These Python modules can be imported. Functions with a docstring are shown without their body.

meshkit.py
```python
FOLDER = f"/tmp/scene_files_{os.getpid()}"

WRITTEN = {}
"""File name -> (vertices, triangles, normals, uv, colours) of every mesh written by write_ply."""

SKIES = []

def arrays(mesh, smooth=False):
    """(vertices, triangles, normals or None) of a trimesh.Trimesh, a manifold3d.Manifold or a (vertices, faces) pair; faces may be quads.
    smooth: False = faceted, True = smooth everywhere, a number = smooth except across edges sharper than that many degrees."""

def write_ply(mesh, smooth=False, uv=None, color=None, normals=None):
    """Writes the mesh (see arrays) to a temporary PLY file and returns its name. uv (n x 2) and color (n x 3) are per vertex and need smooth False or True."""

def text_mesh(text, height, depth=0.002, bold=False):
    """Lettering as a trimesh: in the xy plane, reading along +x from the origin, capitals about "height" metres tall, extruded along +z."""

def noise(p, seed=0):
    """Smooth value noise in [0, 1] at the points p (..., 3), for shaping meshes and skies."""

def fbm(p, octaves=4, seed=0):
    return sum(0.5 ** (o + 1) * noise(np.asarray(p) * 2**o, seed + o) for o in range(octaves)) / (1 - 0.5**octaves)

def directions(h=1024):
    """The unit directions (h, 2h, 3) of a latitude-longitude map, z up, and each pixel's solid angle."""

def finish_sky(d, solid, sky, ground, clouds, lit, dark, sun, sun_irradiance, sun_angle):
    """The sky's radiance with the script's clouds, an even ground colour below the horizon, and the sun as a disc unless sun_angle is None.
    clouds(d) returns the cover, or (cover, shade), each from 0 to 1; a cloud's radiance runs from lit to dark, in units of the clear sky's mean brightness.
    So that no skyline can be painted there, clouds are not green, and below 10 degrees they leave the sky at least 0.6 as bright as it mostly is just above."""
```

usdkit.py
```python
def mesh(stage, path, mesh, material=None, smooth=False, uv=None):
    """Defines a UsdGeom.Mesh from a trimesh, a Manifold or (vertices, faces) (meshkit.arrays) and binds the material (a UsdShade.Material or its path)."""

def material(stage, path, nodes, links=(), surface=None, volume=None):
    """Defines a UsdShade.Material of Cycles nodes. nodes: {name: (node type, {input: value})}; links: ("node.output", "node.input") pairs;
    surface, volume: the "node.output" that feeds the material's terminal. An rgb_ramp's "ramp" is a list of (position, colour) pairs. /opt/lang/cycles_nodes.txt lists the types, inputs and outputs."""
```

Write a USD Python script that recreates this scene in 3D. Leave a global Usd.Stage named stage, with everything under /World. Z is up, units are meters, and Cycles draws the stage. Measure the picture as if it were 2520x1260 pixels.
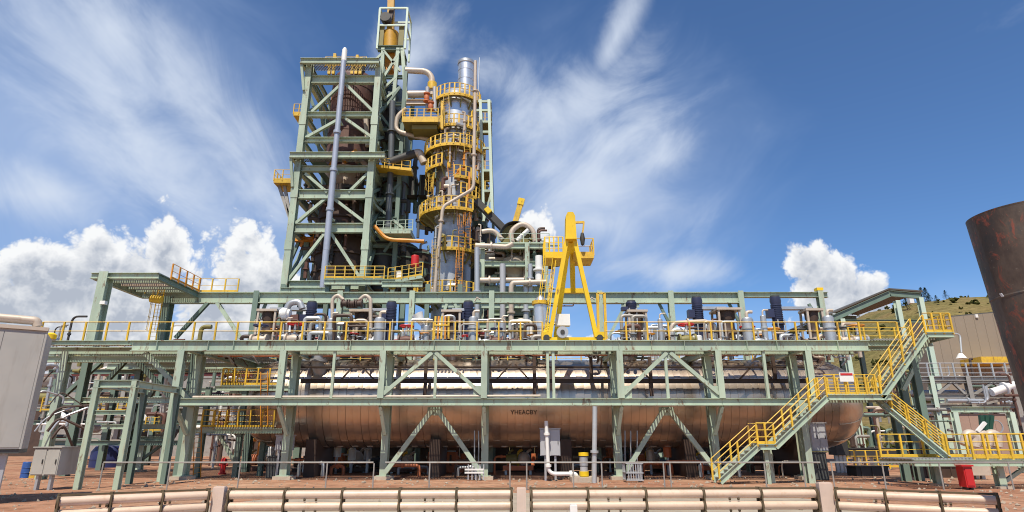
import math, random
import numpy as np
import trimesh
import usdkit, meshkit
from pxr import Usd, UsdGeom, UsdLux, UsdShade, Sdf, Gf

stage = Usd.Stage.CreateInMemory()
UsdGeom.SetStageUpAxis(stage, UsdGeom.Tokens.z)
UsdGeom.SetStageMetersPerUnit(stage, 1.0)
world = UsdGeom.Xform.Define(stage, '/World')
stage.SetDefaultPrim(world.GetPrim())
UsdGeom.Scope.Define(stage, '/World/Looks')
random.seed(7)
V = lambda *a: np.array(a, float)

# ------------------------------------------------------------------ camera
CAM_Z, PITCH, FPX = 2.2, math.radians(17.1), 1480.0
cam = UsdGeom.Camera.Define(stage, '/World/camera')
cam.CreateHorizontalApertureAttr(36.0)
cam.CreateVerticalApertureAttr(18.0)
cam.CreateFocalLengthAttr(36.0 * FPX / 2520.0)
cam.CreateClippingRangeAttr(Gf.Vec2f(0.1, 20000.0))
cam.AddTranslateOp().Set(Gf.Vec3d(0, 0, CAM_Z))
cam.AddRotateXOp().Set(90.0 + math.degrees(PITCH))
cam.CreateExposureAttr(0.22)

# ------------------------------------------------------------------ sun and sky
SUN_EL, SUN_AZ = math.radians(60), math.radians(180 + 10)       # azimuth from +y towards +x: behind and left of the camera
SUN = V(math.sin(SUN_AZ) * math.cos(SUN_EL), math.cos(SUN_AZ) * math.cos(SUN_EL), math.sin(SUN_EL))
sun = UsdLux.DistantLight.Define(stage, '/World/sun')
sun.CreateIntensityAttr(1.25)
sun.CreateAngleAttr(0.5)
sun.CreateColorAttr(Gf.Vec3f(1.0, 0.935, 0.82))
sun.GetPrim().CreateAttribute('inputs:normalize', Sdf.ValueTypeNames.Bool).Set(True)
sun.AddTransformOp().Set(Gf.Matrix4d().SetLookAt(Gf.Vec3d(*SUN), Gf.Vec3d(0, 0, 0), Gf.Vec3d(0, 0, 1)).GetInverse())
dome = UsdLux.DomeLight.Define(stage, '/World/sky')
dome.GetPrim().SetCustomDataByKey('kind', 'structure')
dome.GetPrim().SetCustomDataByKey('label', 'blue daytime sky with white cumulus and thin streaked cirrus')

def sky_material():
    n, l = {}, []
    cnt = [0]
    def node(kind, ins, **links):
        cnt[0] += 1
        k = f'k{cnt[0]}'
        n[k] = (kind, ins)
        for a, b in links.items():
            l.append((b, f'{k}.{a}'))
        return k
    def math_(op, a, b=None, c=None):
        ins, ln = {'math_type': op}, {}
        for nm, x in (('value1', a), ('value2', b), ('value3', c)):
            if x is None: continue
            if isinstance(x, str): ln[nm] = x
            else: ins[nm] = float(x)
        return node('math', ins, **ln) + '.value'
    tc = node('texture_coordinate', {})
    sp = node('separate_xyz', {}, vector=f'{tc}.generated')
    az = math_('arctan2', f'{sp}.x', f'{sp}.y')
    el = math_('arcsine', f'{sp}.z')
    azc = math_('multiply', az, math_('cosine', el))          # keeps clouds from stretching high up
    vec = node('combine_xyz', {}, x=az, y=el) + '.vector'
    def noise(scale, detail, rough, sx=1.0, sy=1.0, rot=0.0, off=0.0):
        mp = node('mapping', {'scale': (sx, sy, 1.0), 'rotation': (0, 0, rot), 'location': (off, off * 1.7, off)}, vector=vec)
        return node('noise_texture', {'scale': scale, 'detail': detail, 'roughness': rough}, vector=f'{mp}.vector') + '.fac'
    def blob(a, e, sa, se, tilt=0.0):
        a, e, sa, se = map(math.radians, (a, e, sa, se))
        da, de = math_('subtract', az, a), math_('subtract', el, e)
        if tilt:
            c, s = math.cos(math.radians(tilt)), math.sin(math.radians(tilt))
            u = math_('add', math_('multiply', da, c), math_('multiply', de, s))
            w = math_('subtract', math_('multiply', de, c), math_('multiply', da, s))
        else:
            u, w = da, de
        u, w = math_('divide', u, sa), math_('divide', w, se)
        r = math_('sqrt', math_('add', math_('multiply', u, u), math_('multiply', w, w)))
        return math_('subtract', 1.0, r)
    def union(items):
        out = items[0]
        for it in items[1:]:
            out = math_('maximum', out, it)
        return out
    def smooth(x, lo, hi):
        return node('map_range', {'range_type': 'smoothstep', 'from_min': float(lo), 'from_max': float(hi), 'to_min': 0.0, 'to_max': 1.0, 'clamp': True}, value=x) + '.result'
    sky = node('sky_texture', {'sky_type': 'single_scattering', 'sun_disc': False, 'sun_elevation': SUN_EL, 'sun_rotation': SUN_AZ, 'altitude': 1000.0,
                               'air_density': 1.0, 'aerosol_density': 0.25, 'ozone_density': 3.0})
    # cumulus heaps: soft envelopes broken up into billows, lit from the upper left by comparing the field with itself a step towards the light
    B = union([blob(*b) for b in CUMULUS])
    def shifted(du, dv):
        return node('mapping', {'location': (du, dv, 0.0)}, vector=vec) + '.vector'
    def heap(v):
        w = node('noise_texture', {'scale': 9.0, 'detail': 4.0, 'roughness': 0.6}, vector=v)
        wv = node('vector_math', {'math_type': 'multiply_add', 'vector2': (0.05, 0.05, 0.0)}, vector1=f'{w}.color', vector3=v) + '.vector'
        v1 = node('voronoi_texture', {'dimensions': '2D', 'feature': 'smooth_f1', 'smoothness': 0.25, 'scale': 20.0, 'detail': 3.0, 'roughness': 0.55, 'lacunarity': 2.3}, vector=wv) + '.distance'
        n1 = node('noise_texture', {'scale': 8.0, 'detail': 9.0, 'roughness': 0.6}, vector=v) + '.fac'
        return math_('add', math_('multiply', math_('subtract', 0.42, v1), 0.75), math_('multiply', math_('subtract', n1, 0.5), 1.5))
    h0, h1 = heap(vec), heap(shifted(-0.010, 0.016))
    f = math_('add', math_('add', math_('multiply', B, 1.35), 0.13), math_('add', h0, math_('minimum', 0.0, math_('multiply', math_('add', B, 0.2), 4.0))))
    cu = smooth(f, -0.04, 0.32)
    rim = math_('multiply', math_('subtract', h0, h1), 1.1)
    low = smooth(el, math.radians(18.5), math.radians(8.0))
    thick = smooth(math_('add', f, math_('multiply', low, 0.35)), 0.25, 1.25)
    shade = math_('subtract', math_('add', math_('multiply', thick, 0.75), math_('multiply', low, 0.12)), rim)
    shade = node('clamp', {'min': 0.0, 'max': 1.0}, value=shade) + '.result'
    cu_col = node('mix', {'color1': WHITE, 'color2': GREY, 'mix_type': 'mix'}, fac=shade) + '.color'
    # cirrus: wisps drawn out along the wind
    def wisps(rot, off, scale=6.0):
        r = node('vector_rotate', {'rotate_type': 'z_axis', 'angle': math.radians(rot)}, vector=vec) + '.vector'
        mp = node('mapping', {'scale': (0.72, 1.3, 1.0), 'location': (off, off, 0)}, vector=r) + '.vector'
        return node('noise_texture', {'scale': scale, 'detail': 10.0, 'roughness': 0.58, 'distortion': 1.1}, vector=mp) + '.fac'
    sL, sR = wisps(35, 4.0), wisps(-28, 7.0)
    right = smooth(az, math.radians(-16), math.radians(-4))
    s1 = math_('add', math_('multiply', sL, math_('subtract', 1.0, right)), math_('multiply', sR, right))
    s2 = noise(7.0, 9.0, 0.62, off=12.0)
    C = union([blob(*b) for b in CIRRUS])
    cf = math_('add', math_('multiply', C, 0.8), math_('add', math_('multiply', math_('subtract', s1, 0.5), 1.7), math_('multiply', math_('subtract', s2, 0.5), 0.9)))
    ci = math_('multiply', smooth(cf, -0.2, 1.15), 0.86)
    # thin veil that whitens the left and the horizon
    Vv = union([blob(*b) for b in VEIL])
    ve = math_('multiply', smooth(math_('add', Vv, math_('multiply', math_('subtract', s1, 0.5), 0.7)), -0.1, 1.1), 0.62)
    tint = node('mix', {'mix_type': 'multiply', 'fac': 1.0, 'color2': TINT}, color1=f'{sky}.color') + '.color'
    m1 = node('mix', {'color2': VEILC, 'mix_type': 'mix'}, fac=ve, color1=tint)
    m2 = node('mix', {'color2': CIRC, 'mix_type': 'mix'}, fac=ci, color1=f'{m1}.color')
    m3 = node('mix', {'mix_type': 'mix'}, fac=cu, color1=f'{m2}.color', color2=cu_col)
    bg = node('background_shader', {'strength': SKY_STRENGTH}, color=f'{m3}.color')
    m = usdkit.material(stage, '/World/Looks/sky', n, l, surface=f'{bg}.background')
    UsdShade.MaterialBindingAPI.Apply(dome.GetPrim()).Bind(m)
SKY_STRENGTH, TINT = 0.085, (0.90, 1.17, 1.43)
WHITE, GREY, CIRC, VEILC = (9.6, 9.7, 9.8), (4.6, 5.1, 6.0), (7.0, 7.8, 9.1), (5.0, 6.3, 8.8)
# azimuth, elevation, half widths (degrees), tilt
CUMULUS = [(-41, 8.5, 11, 6.0), (-36, 11.5, 4.5, 5.2), (-35.5, 13.5, 2.6, 4.0), (-31.2, 14.6, 2.3, 4.8), (-33.5, 10, 5, 6), (-25.2, 14.2, 3.8, 5.6), (-26.5, 10, 5, 6), (-22, 12, 4, 5.5), (-32.6, 13, 3.5, 3.4), (-38.5, 11.5, 5, 4.5),
           (1.8, 18.2, 2.8, 4.0), (28.2, 12.6, 3.6, 4.2), (27.6, 14.6, 2.2, 2.6), (30.8, 10.5, 3.4, 3.4), (13, 8.2, 12, 1.9), (-15, 8, 20, 2.5),
           (62, 9, 12, 5), (100, 11, 15, 6), (140, 9, 18, 5), (-75, 10, 14, 6), (-110, 8, 18, 5), (-155, 10, 16, 5)]
CIRRUS = [(-41.5, 17.6, 6, 2.6, 0), (-40, 18, 3, 1.8, 0), (-36, 25, 14, 5, -34), (8, 24, 11, 8, 8), (7, 31, 9, 5, 12), (-31, 27.5, 14, 4.2, -34), (-38, 31, 9, 4, -32), (-24, 22, 7, 3, -30), (4.5, 30.5, 6, 5, 10), (10, 27, 8, 5.5, 8), (15.5, 25.5, 4.5, 3.5, 12), (5, 25, 6, 3.5, 10), (11.5, 36.5, 7, 1.8, 52), (9, 20, 6, 3, -12), (16, 15, 8, 1.8, -6), (-11, 35, 6, 3.5, 30), (-3, 34, 5, 3, 0),
          (70, 35, 20, 8, 15), (120, 40, 22, 8, -20), (-80, 38, 22, 8, -30), (-130, 33, 25, 7, 10), (180, 45, 25, 8, 0)]
VEIL = [(-42, 22, 26, 24, 0), (-27, 14, 24, 14, 0), (7, 23, 21, 16, 0), (10, 5, 90, 8, 0), (-120, 15, 90, 20, 0), (130, 12, 70, 16, 0)]
sky_material()

# ------------------------------------------------------------------ where the photograph's directions meet upright planes
def P(px, py, Y):
    u, v = (px - 1260.0) / FPX, (630.0 - py) / FPX
    c, s = math.cos(PITCH), math.sin(PITCH)
    d = V(u, c - v * s, s + v * c)
    return V(0, 0, CAM_Z) + d * (Y / d[1])
def PX(px, py, Y): return P(px, py, Y)[0]
def PZ(py, Y): return P(1260, py, Y)[2]

# ------------------------------------------------------------------ materials
def paint(name, col, rough=0.5, metal=0.0, var=0.18, scale=1.2, dirt=None, dirt_at=(0.55, 0.75), streak=False, spec=0.5, bump=0.0, bscale=20, rust=0.0):
    n = {'g': ('geometry', {}), 'mp': ('mapping', {'scale': (1.0, 1.0, 0.15 if streak else 1.0)}),
         'n1': ('noise_texture', {'scale': scale, 'detail': 6.0, 'roughness': 0.6}),
         'r1': ('rgb_ramp', {'ramp': [(0.25, tuple(c * (1 - var) for c in col)), (0.75, tuple(min(1.0, c * (1 + var * 0.6)) for c in col))]}),
         'p': ('principled_bsdf', {'roughness': rough, 'metallic': metal, 'specular_ior_level': spec})}
    l = [('g.position', 'mp.vector'), ('mp.vector', 'n1.vector'), ('n1.fac', 'r1.fac')]
    out = 'r1.color'
    if dirt is not None:
        n['n2'] = ('noise_texture', {'scale': scale * 3.1, 'detail': 8.0, 'roughness': 0.68})
        n['r2'] = ('map_range', {'from_min': dirt_at[0], 'from_max': dirt_at[1], 'to_min': 0.0, 'to_max': 0.9, 'clamp': True})
        n['mx'] = ('mix', {'color2': dirt, 'mix_type': 'mix'})
        l += [('mp.vector', 'n2.vector'), ('n2.fac', 'r2.value'), ('r2.result', 'mx.fac'), (out, 'mx.color1')]
        out = 'mx.color'
    if rust:
        n['n5'] = ('noise_texture', {'scale': 2.6, 'detail': 9.0, 'roughness': 0.74}); n['mp5'] = ('mapping', {'scale': (1.0, 1.0, 0.3)})
        n['r5'] = ('map_range', {'from_min': rust, 'from_max': rust + 0.06, 'to_min': 0.0, 'to_max': 0.8, 'clamp': True}); n['m5'] = ('mix', {'color2': (0.15, 0.065, 0.03), 'mix_type': 'mix'})
        n['n6'] = ('noise_texture', {'scale': 0.35, 'detail': 4.0, 'roughness': 0.55}); n['r6'] = ('rgb_ramp', {'ramp': [(0.3, (0.78, 0.79, 0.80)), (0.7, (1.1, 1.08, 1.04))]}); n['m6'] = ('mix', {'mix_type': 'multiply', 'fac': 1.0})
        l += [('g.position', 'mp5.vector'), ('mp5.vector', 'n5.vector'), ('n5.fac', 'r5.value'), ('r5.result', 'm5.fac'), (out, 'm6.color1'), ('g.position', 'n6.vector'), ('n6.fac', 'r6.fac'), ('r6.color', 'm6.color2'), ('m6.color', 'm5.color1')]
        out = 'm5.color'
    l.append((out, 'p.base_color'))
    if bump:
        n['n3'] = ('noise_texture', {'scale': bscale, 'detail': 6.0, 'roughness': 0.65})
        n['b'] = ('bump', {'strength': 0.6, 'distance': bump})
        l += [('g.position', 'n3.vector'), ('n3.fac', 'b.height'), ('b.normal', 'p.normal')]
    return usdkit.material(stage, '/World/Looks/' + name, n, l, surface='p.BSDF')

M = {}
def old_paint():
    n = {'g': ('geometry', {}), 'mp': ('mapping', {'scale': (1.0, 1.0, 0.55)}),
         'n1': ('noise_texture', {'scale': 1.6, 'detail': 9.0, 'roughness': 0.66}), 'n2': ('noise_texture', {'scale': 3.4, 'detail': 10.0, 'roughness': 0.72, 'distortion': 0.6}), 'n3': ('noise_texture', {'scale': 11.0, 'detail': 6.0, 'roughness': 0.7}),
         'r1': ('rgb_ramp', {'ramp': [(0.34, (0.024, 0.022, 0.02)), (0.5, (0.05, 0.032, 0.022)), (0.62, (0.085, 0.058, 0.04)), (0.72, (0.035, 0.04, 0.04))]}),
         'r2': ('map_range', {'from_min': 0.56, 'from_max': 0.63, 'to_min': 0.0, 'to_max': 0.7, 'clamp': True}),
         'r3': ('map_range', {'from_min': 0.64, 'from_max': 0.72, 'to_min': 0.0, 'to_max': 0.6, 'clamp': True}),
         'm1': ('mix', {'color2': (0.27, 0.055, 0.025), 'mix_type': 'mix'}), 'm2': ('mix', {'color2': (0.24, 0.21, 0.17), 'mix_type': 'mix'}),
         'b': ('bump', {'strength': 0.7, 'distance': 0.012}), 'p': ('principled_bsdf', {'roughness': 0.6})}
    l = [('g.position', 'mp.vector'), ('mp.vector', 'n1.vector'), ('mp.vector', 'n2.vector'), ('g.position', 'n3.vector'), ('n1.fac', 'r1.fac'), ('n2.fac', 'r2.value'), ('n3.fac', 'r3.value'), ('r2.result', 'm1.fac'), ('r1.color', 'm1.color1'),
         ('m1.color', 'm2.color1'), ('r3.result', 'm2.fac'), ('m2.color', 'p.base_color'), ('n2.fac', 'b.height'), ('b.normal', 'p.normal')]
    return usdkit.material(stage, '/World/Looks/old_painted_pipe', n, l, surface='p.BSDF')
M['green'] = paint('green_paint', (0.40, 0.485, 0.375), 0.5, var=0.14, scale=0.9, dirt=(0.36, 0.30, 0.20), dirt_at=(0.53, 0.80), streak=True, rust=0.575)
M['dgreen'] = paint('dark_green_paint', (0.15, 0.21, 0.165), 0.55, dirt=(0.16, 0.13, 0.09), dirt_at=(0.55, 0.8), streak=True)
M['yellow'] = paint('yellow_paint', (0.72, 0.45, 0.035), 0.5, var=0.2, dirt=(0.42, 0.25, 0.08), dirt_at=(0.50, 0.76), rust=0.585)
M['byellow'] = paint('crane_yellow_paint', (0.82, 0.54, 0.012), 0.45, var=0.1, dirt=(0.45, 0.27, 0.06), dirt_at=(0.6, 0.86), rust=0.63)
M['orange'] = paint('orange_paint', (0.62, 0.24, 0.02), 0.5, var=0.2, dirt=(0.25, 0.12, 0.04))
M['orange2'] = paint('faded_orange_paint', (0.55, 0.16, 0.06), 0.6, var=0.25, dirt=(0.25, 0.14, 0.09))
M['grate'] = paint('galvanised_grating', (0.40, 0.40, 0.37), 0.55, 0.35)
M['galv'] = paint('galvanised_steel', (0.52, 0.53, 0.52), 0.45, 0.5, dirt=(0.35, 0.27, 0.2), dirt_at=(0.6, 0.9))
M['clad'] = paint('vessel_cladding', (0.58, 0.475, 0.375), 0.32, 0.9, var=0.14, scale=0.5, dirt=(0.36, 0.22, 0.14), dirt_at=(0.56, 0.9), streak=True, bump=0.004, bscale=9)
M['bright'] = paint('bright_cladding', (0.72, 0.72, 0.71), 0.34, 0.8, var=0.1, dirt=(0.45, 0.4, 0.33), dirt_at=(0.62, 0.9), streak=True)
M['dull'] = paint('dull_cladding', (0.46, 0.47, 0.48), 0.45, 0.6, var=0.15, dirt=(0.3, 0.25, 0.2), dirt_at=(0.58, 0.9), streak=True)
M['rust'] = paint('rusty_brown_cladding', (0.125, 0.058, 0.042), 0.6, 0.1, var=0.3, scale=0.8, dirt=(0.25, 0.16, 0.11), dirt_at=(0.56, 0.8), streak=True)
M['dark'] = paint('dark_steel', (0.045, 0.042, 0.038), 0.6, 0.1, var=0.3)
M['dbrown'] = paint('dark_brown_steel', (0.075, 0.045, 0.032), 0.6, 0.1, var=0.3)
M['beige'] = paint('beige_lagging', (0.52, 0.43, 0.34), 0.5, 0.15, var=0.15, dirt=(0.35, 0.22, 0.13), dirt_at=(0.55, 0.85))
M['white'] = paint('white_paint', (0.74, 0.73, 0.69), 0.5, var=0.06, dirt=(0.5, 0.42, 0.33), dirt_at=(0.6, 0.9))
M['blue'] = paint('motor_blue_paint', (0.030, 0.034, 0.075), 0.4, var=0.2)
M['red'] = paint('red_paint', (0.52, 0.02, 0.02), 0.45, var=0.15)
M['tank'] = paint('blue_tank', (0.014, 0.02, 0.085), 0.5)
M['grey'] = paint('grey_panel_paint', (0.40, 0.385, 0.355), 0.55, var=0.06, scale=0.5, dirt=(0.22, 0.19, 0.15), dirt_at=(0.52, 0.85), streak=True, rust=0.66)
M['dgrey'] = paint('dark_grey_panel', (0.07, 0.075, 0.07), 0.55)
M['lgrey'] = paint('light_grey_panel', (0.42, 0.42, 0.43), 0.5, 0.2, var=0.08, streak=True)
M['concrete'] = paint('concrete', (0.46, 0.38, 0.29), 0.85, var=0.2, scale=2.0, dirt=(0.36, 0.22, 0.13), bump=0.01)
M['pipe'] = paint('dusty_pale_pipe', (0.60, 0.445, 0.33), 0.42, 0.0, var=0.14, scale=1.5, dirt=(0.42, 0.25, 0.13), dirt_at=(0.54, 0.85), bump=0.004)
M['bracket'] = paint('brown_bracket', (0.10, 0.07, 0.035), 0.7, var=0.3)
M['post'] = paint('pinkish_concrete_post', (0.56, 0.43, 0.35), 0.85, var=0.1, scale=3.0, bump=0.004)
M['taupe'] = paint('taupe_sheet_wall', (0.26, 0.21, 0.155), 0.7, var=0.07, scale=0.25)
M['pinkwall'] = paint('pink_brown_wall', (0.34, 0.22, 0.165), 0.75, var=0.08, scale=0.4)
M['roof'] = paint('dark_roof_sheet', (0.10, 0.09, 0.075), 0.6)
M['oldpipe'] = old_paint()
M['maroon'] = paint('maroon_beam', (0.14, 0.03, 0.03), 0.6)
M['rack'] = paint('weathered_rack_steel', (0.33, 0.31, 0.28), 0.55, 0.2, var=0.2, dirt=(0.22, 0.15, 0.10), dirt_at=(0.52, 0.8))
M['ink'] = paint('black_lettering', (0.10, 0.07, 0.05), 0.6)
M['bark'] = paint('bark', (0.07, 0.05, 0.035), 0.9)
M['pipe_blue'] = paint('pale_blue_pipe', (0.40, 0.43, 0.50), 0.4, 0.3, var=0.08)
M['lgreen'] = paint('pale_green_paint', (0.52, 0.62, 0.50), 0.5, var=0.12, dirt=(0.3, 0.25, 0.17), dirt_at=(0.64, 0.88), streak=True)
M['ochre'] = paint('ochre_crane_paint', (0.50, 0.26, 0.012), 0.5, var=0.15, dirt=(0.2, 0.1, 0.02))
M['olive'] = paint('olive_yellow_steel', (0.20, 0.17, 0.05), 0.6, var=0.2)
M['bluegrey'] = paint('blue_grey_drum', (0.10, 0.13, 0.15), 0.45, 0.2)
M['duct'] = paint('grey_duct', (0.11, 0.12, 0.13), 0.5, 0.2)
M['blue2'] = paint('bright_blue_plastic', (0.03, 0.09, 0.30), 0.4)
M['bottle'] = paint('bottle_green_paint', (0.012, 0.06, 0.035), 0.4)
def leafy(name, a, b):
    n = {'g': ('geometry', {}), 'n1': ('noise_texture', {'scale': 0.6, 'detail': 5.0}), 'r': ('rgb_ramp', {'ramp': [(0.3, a), (0.7, b)]}),
         'd': ('diffuse_bsdf', {}), 't': ('translucent_bsdf', {}), 'm': ('mix_closure', {'fac': 0.25})}
    return usdkit.material(stage, '/World/Looks/' + name, n, [('g.position', 'n1.vector'), ('n1.fac', 'r.fac'), ('r.color', 'd.color'), ('r.color', 't.color'), ('d.BSDF', 'm.closure1'), ('t.BSDF', 'm.closure2')], surface='m.closure')
M['scrub'] = leafy('scrub_leaves', (0.035, 0.045, 0.014), (0.10, 0.09, 0.03))
M['needle'] = leafy('dark_needles', (0.012, 0.022, 0.012), (0.03, 0.045, 0.02))
def earth():
    n = {'g': ('geometry', {}), 'n1': ('noise_texture', {'scale': 0.11, 'detail': 9.0, 'roughness': 0.62}), 'n2': ('noise_texture', {'scale': 1.1, 'detail': 10.0, 'roughness': 0.72}),
         'r1': ('rgb_ramp', {'ramp': [(0.30, (0.30, 0.135, 0.08)), (0.5, (0.38, 0.20, 0.12)), (0.70, (0.46, 0.29, 0.185))]}),
         'r2': ('rgb_ramp', {'ramp': [(0.36, (0.42, 0.37, 0.34)), (0.56, (1, 1, 1))]}), 'm': ('mix', {'mix_type': 'multiply', 'fac': 0.8}),
         'b': ('bump', {'strength': 0.7, 'distance': 0.05}), 'p': ('principled_bsdf', {'roughness': 0.95, 'specular_ior_level': 0.2})}
    l = [('g.position', 'n1.vector'), ('g.position', 'n2.vector'), ('n1.fac', 'r1.fac'), ('n2.fac', 'r2.fac'), ('r1.color', 'm.color1'), ('r2.color', 'm.color2'), ('m.color', 'p.base_color'), ('n2.fac', 'b.height'), ('b.normal', 'p.normal')]
    return usdkit.material(stage, '/World/Looks/red_earth', n, l, surface='p.BSDF')
M['earth'] = earth()
M['gravel'] = paint('grey_gravel', (0.34, 0.28, 0.21), 0.95, var=0.25, scale=1.0, dirt=(0.40, 0.27, 0.17), dirt_at=(0.5, 0.8), bump=0.03, bscale=6)
def hillside():
    n = {'g': ('geometry', {}), 'n1': ('noise_texture', {'scale': 0.05, 'detail': 9.0, 'roughness': 0.65}), 'n2': ('noise_texture', {'scale': 0.6, 'detail': 6.0, 'roughness': 0.7}),
         'r1': ('rgb_ramp', {'ramp': [(0.32, (0.12, 0.108, 0.04)), (0.5, (0.205, 0.165, 0.065)), (0.68, (0.22, 0.155, 0.07))]}),
         'r2': ('rgb_ramp', {'ramp': [(0.35, (0.45, 0.45, 0.4)), (0.6, (1, 1, 1))]}), 'm': ('mix', {'mix_type': 'multiply', 'fac': 0.85}),
         'b': ('bump', {'strength': 0.8, 'distance': 0.6}), 'p': ('principled_bsdf', {'roughness': 1.0, 'specular_ior_level': 0.1})}
    l = [('g.position', 'n1.vector'), ('g.position', 'n2.vector'), ('n1.fac', 'r1.fac'), ('n2.fac', 'r2.fac'), ('r1.color', 'm.color1'), ('r2.color', 'm.color2'), ('m.color', 'p.base_color'), ('n2.fac', 'b.height'), ('b.normal', 'p.normal')]
    return usdkit.material(stage, '/World/Looks/grassy_hillside', n, l, surface='p.BSDF')
M['hill'] = hillside()

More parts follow.
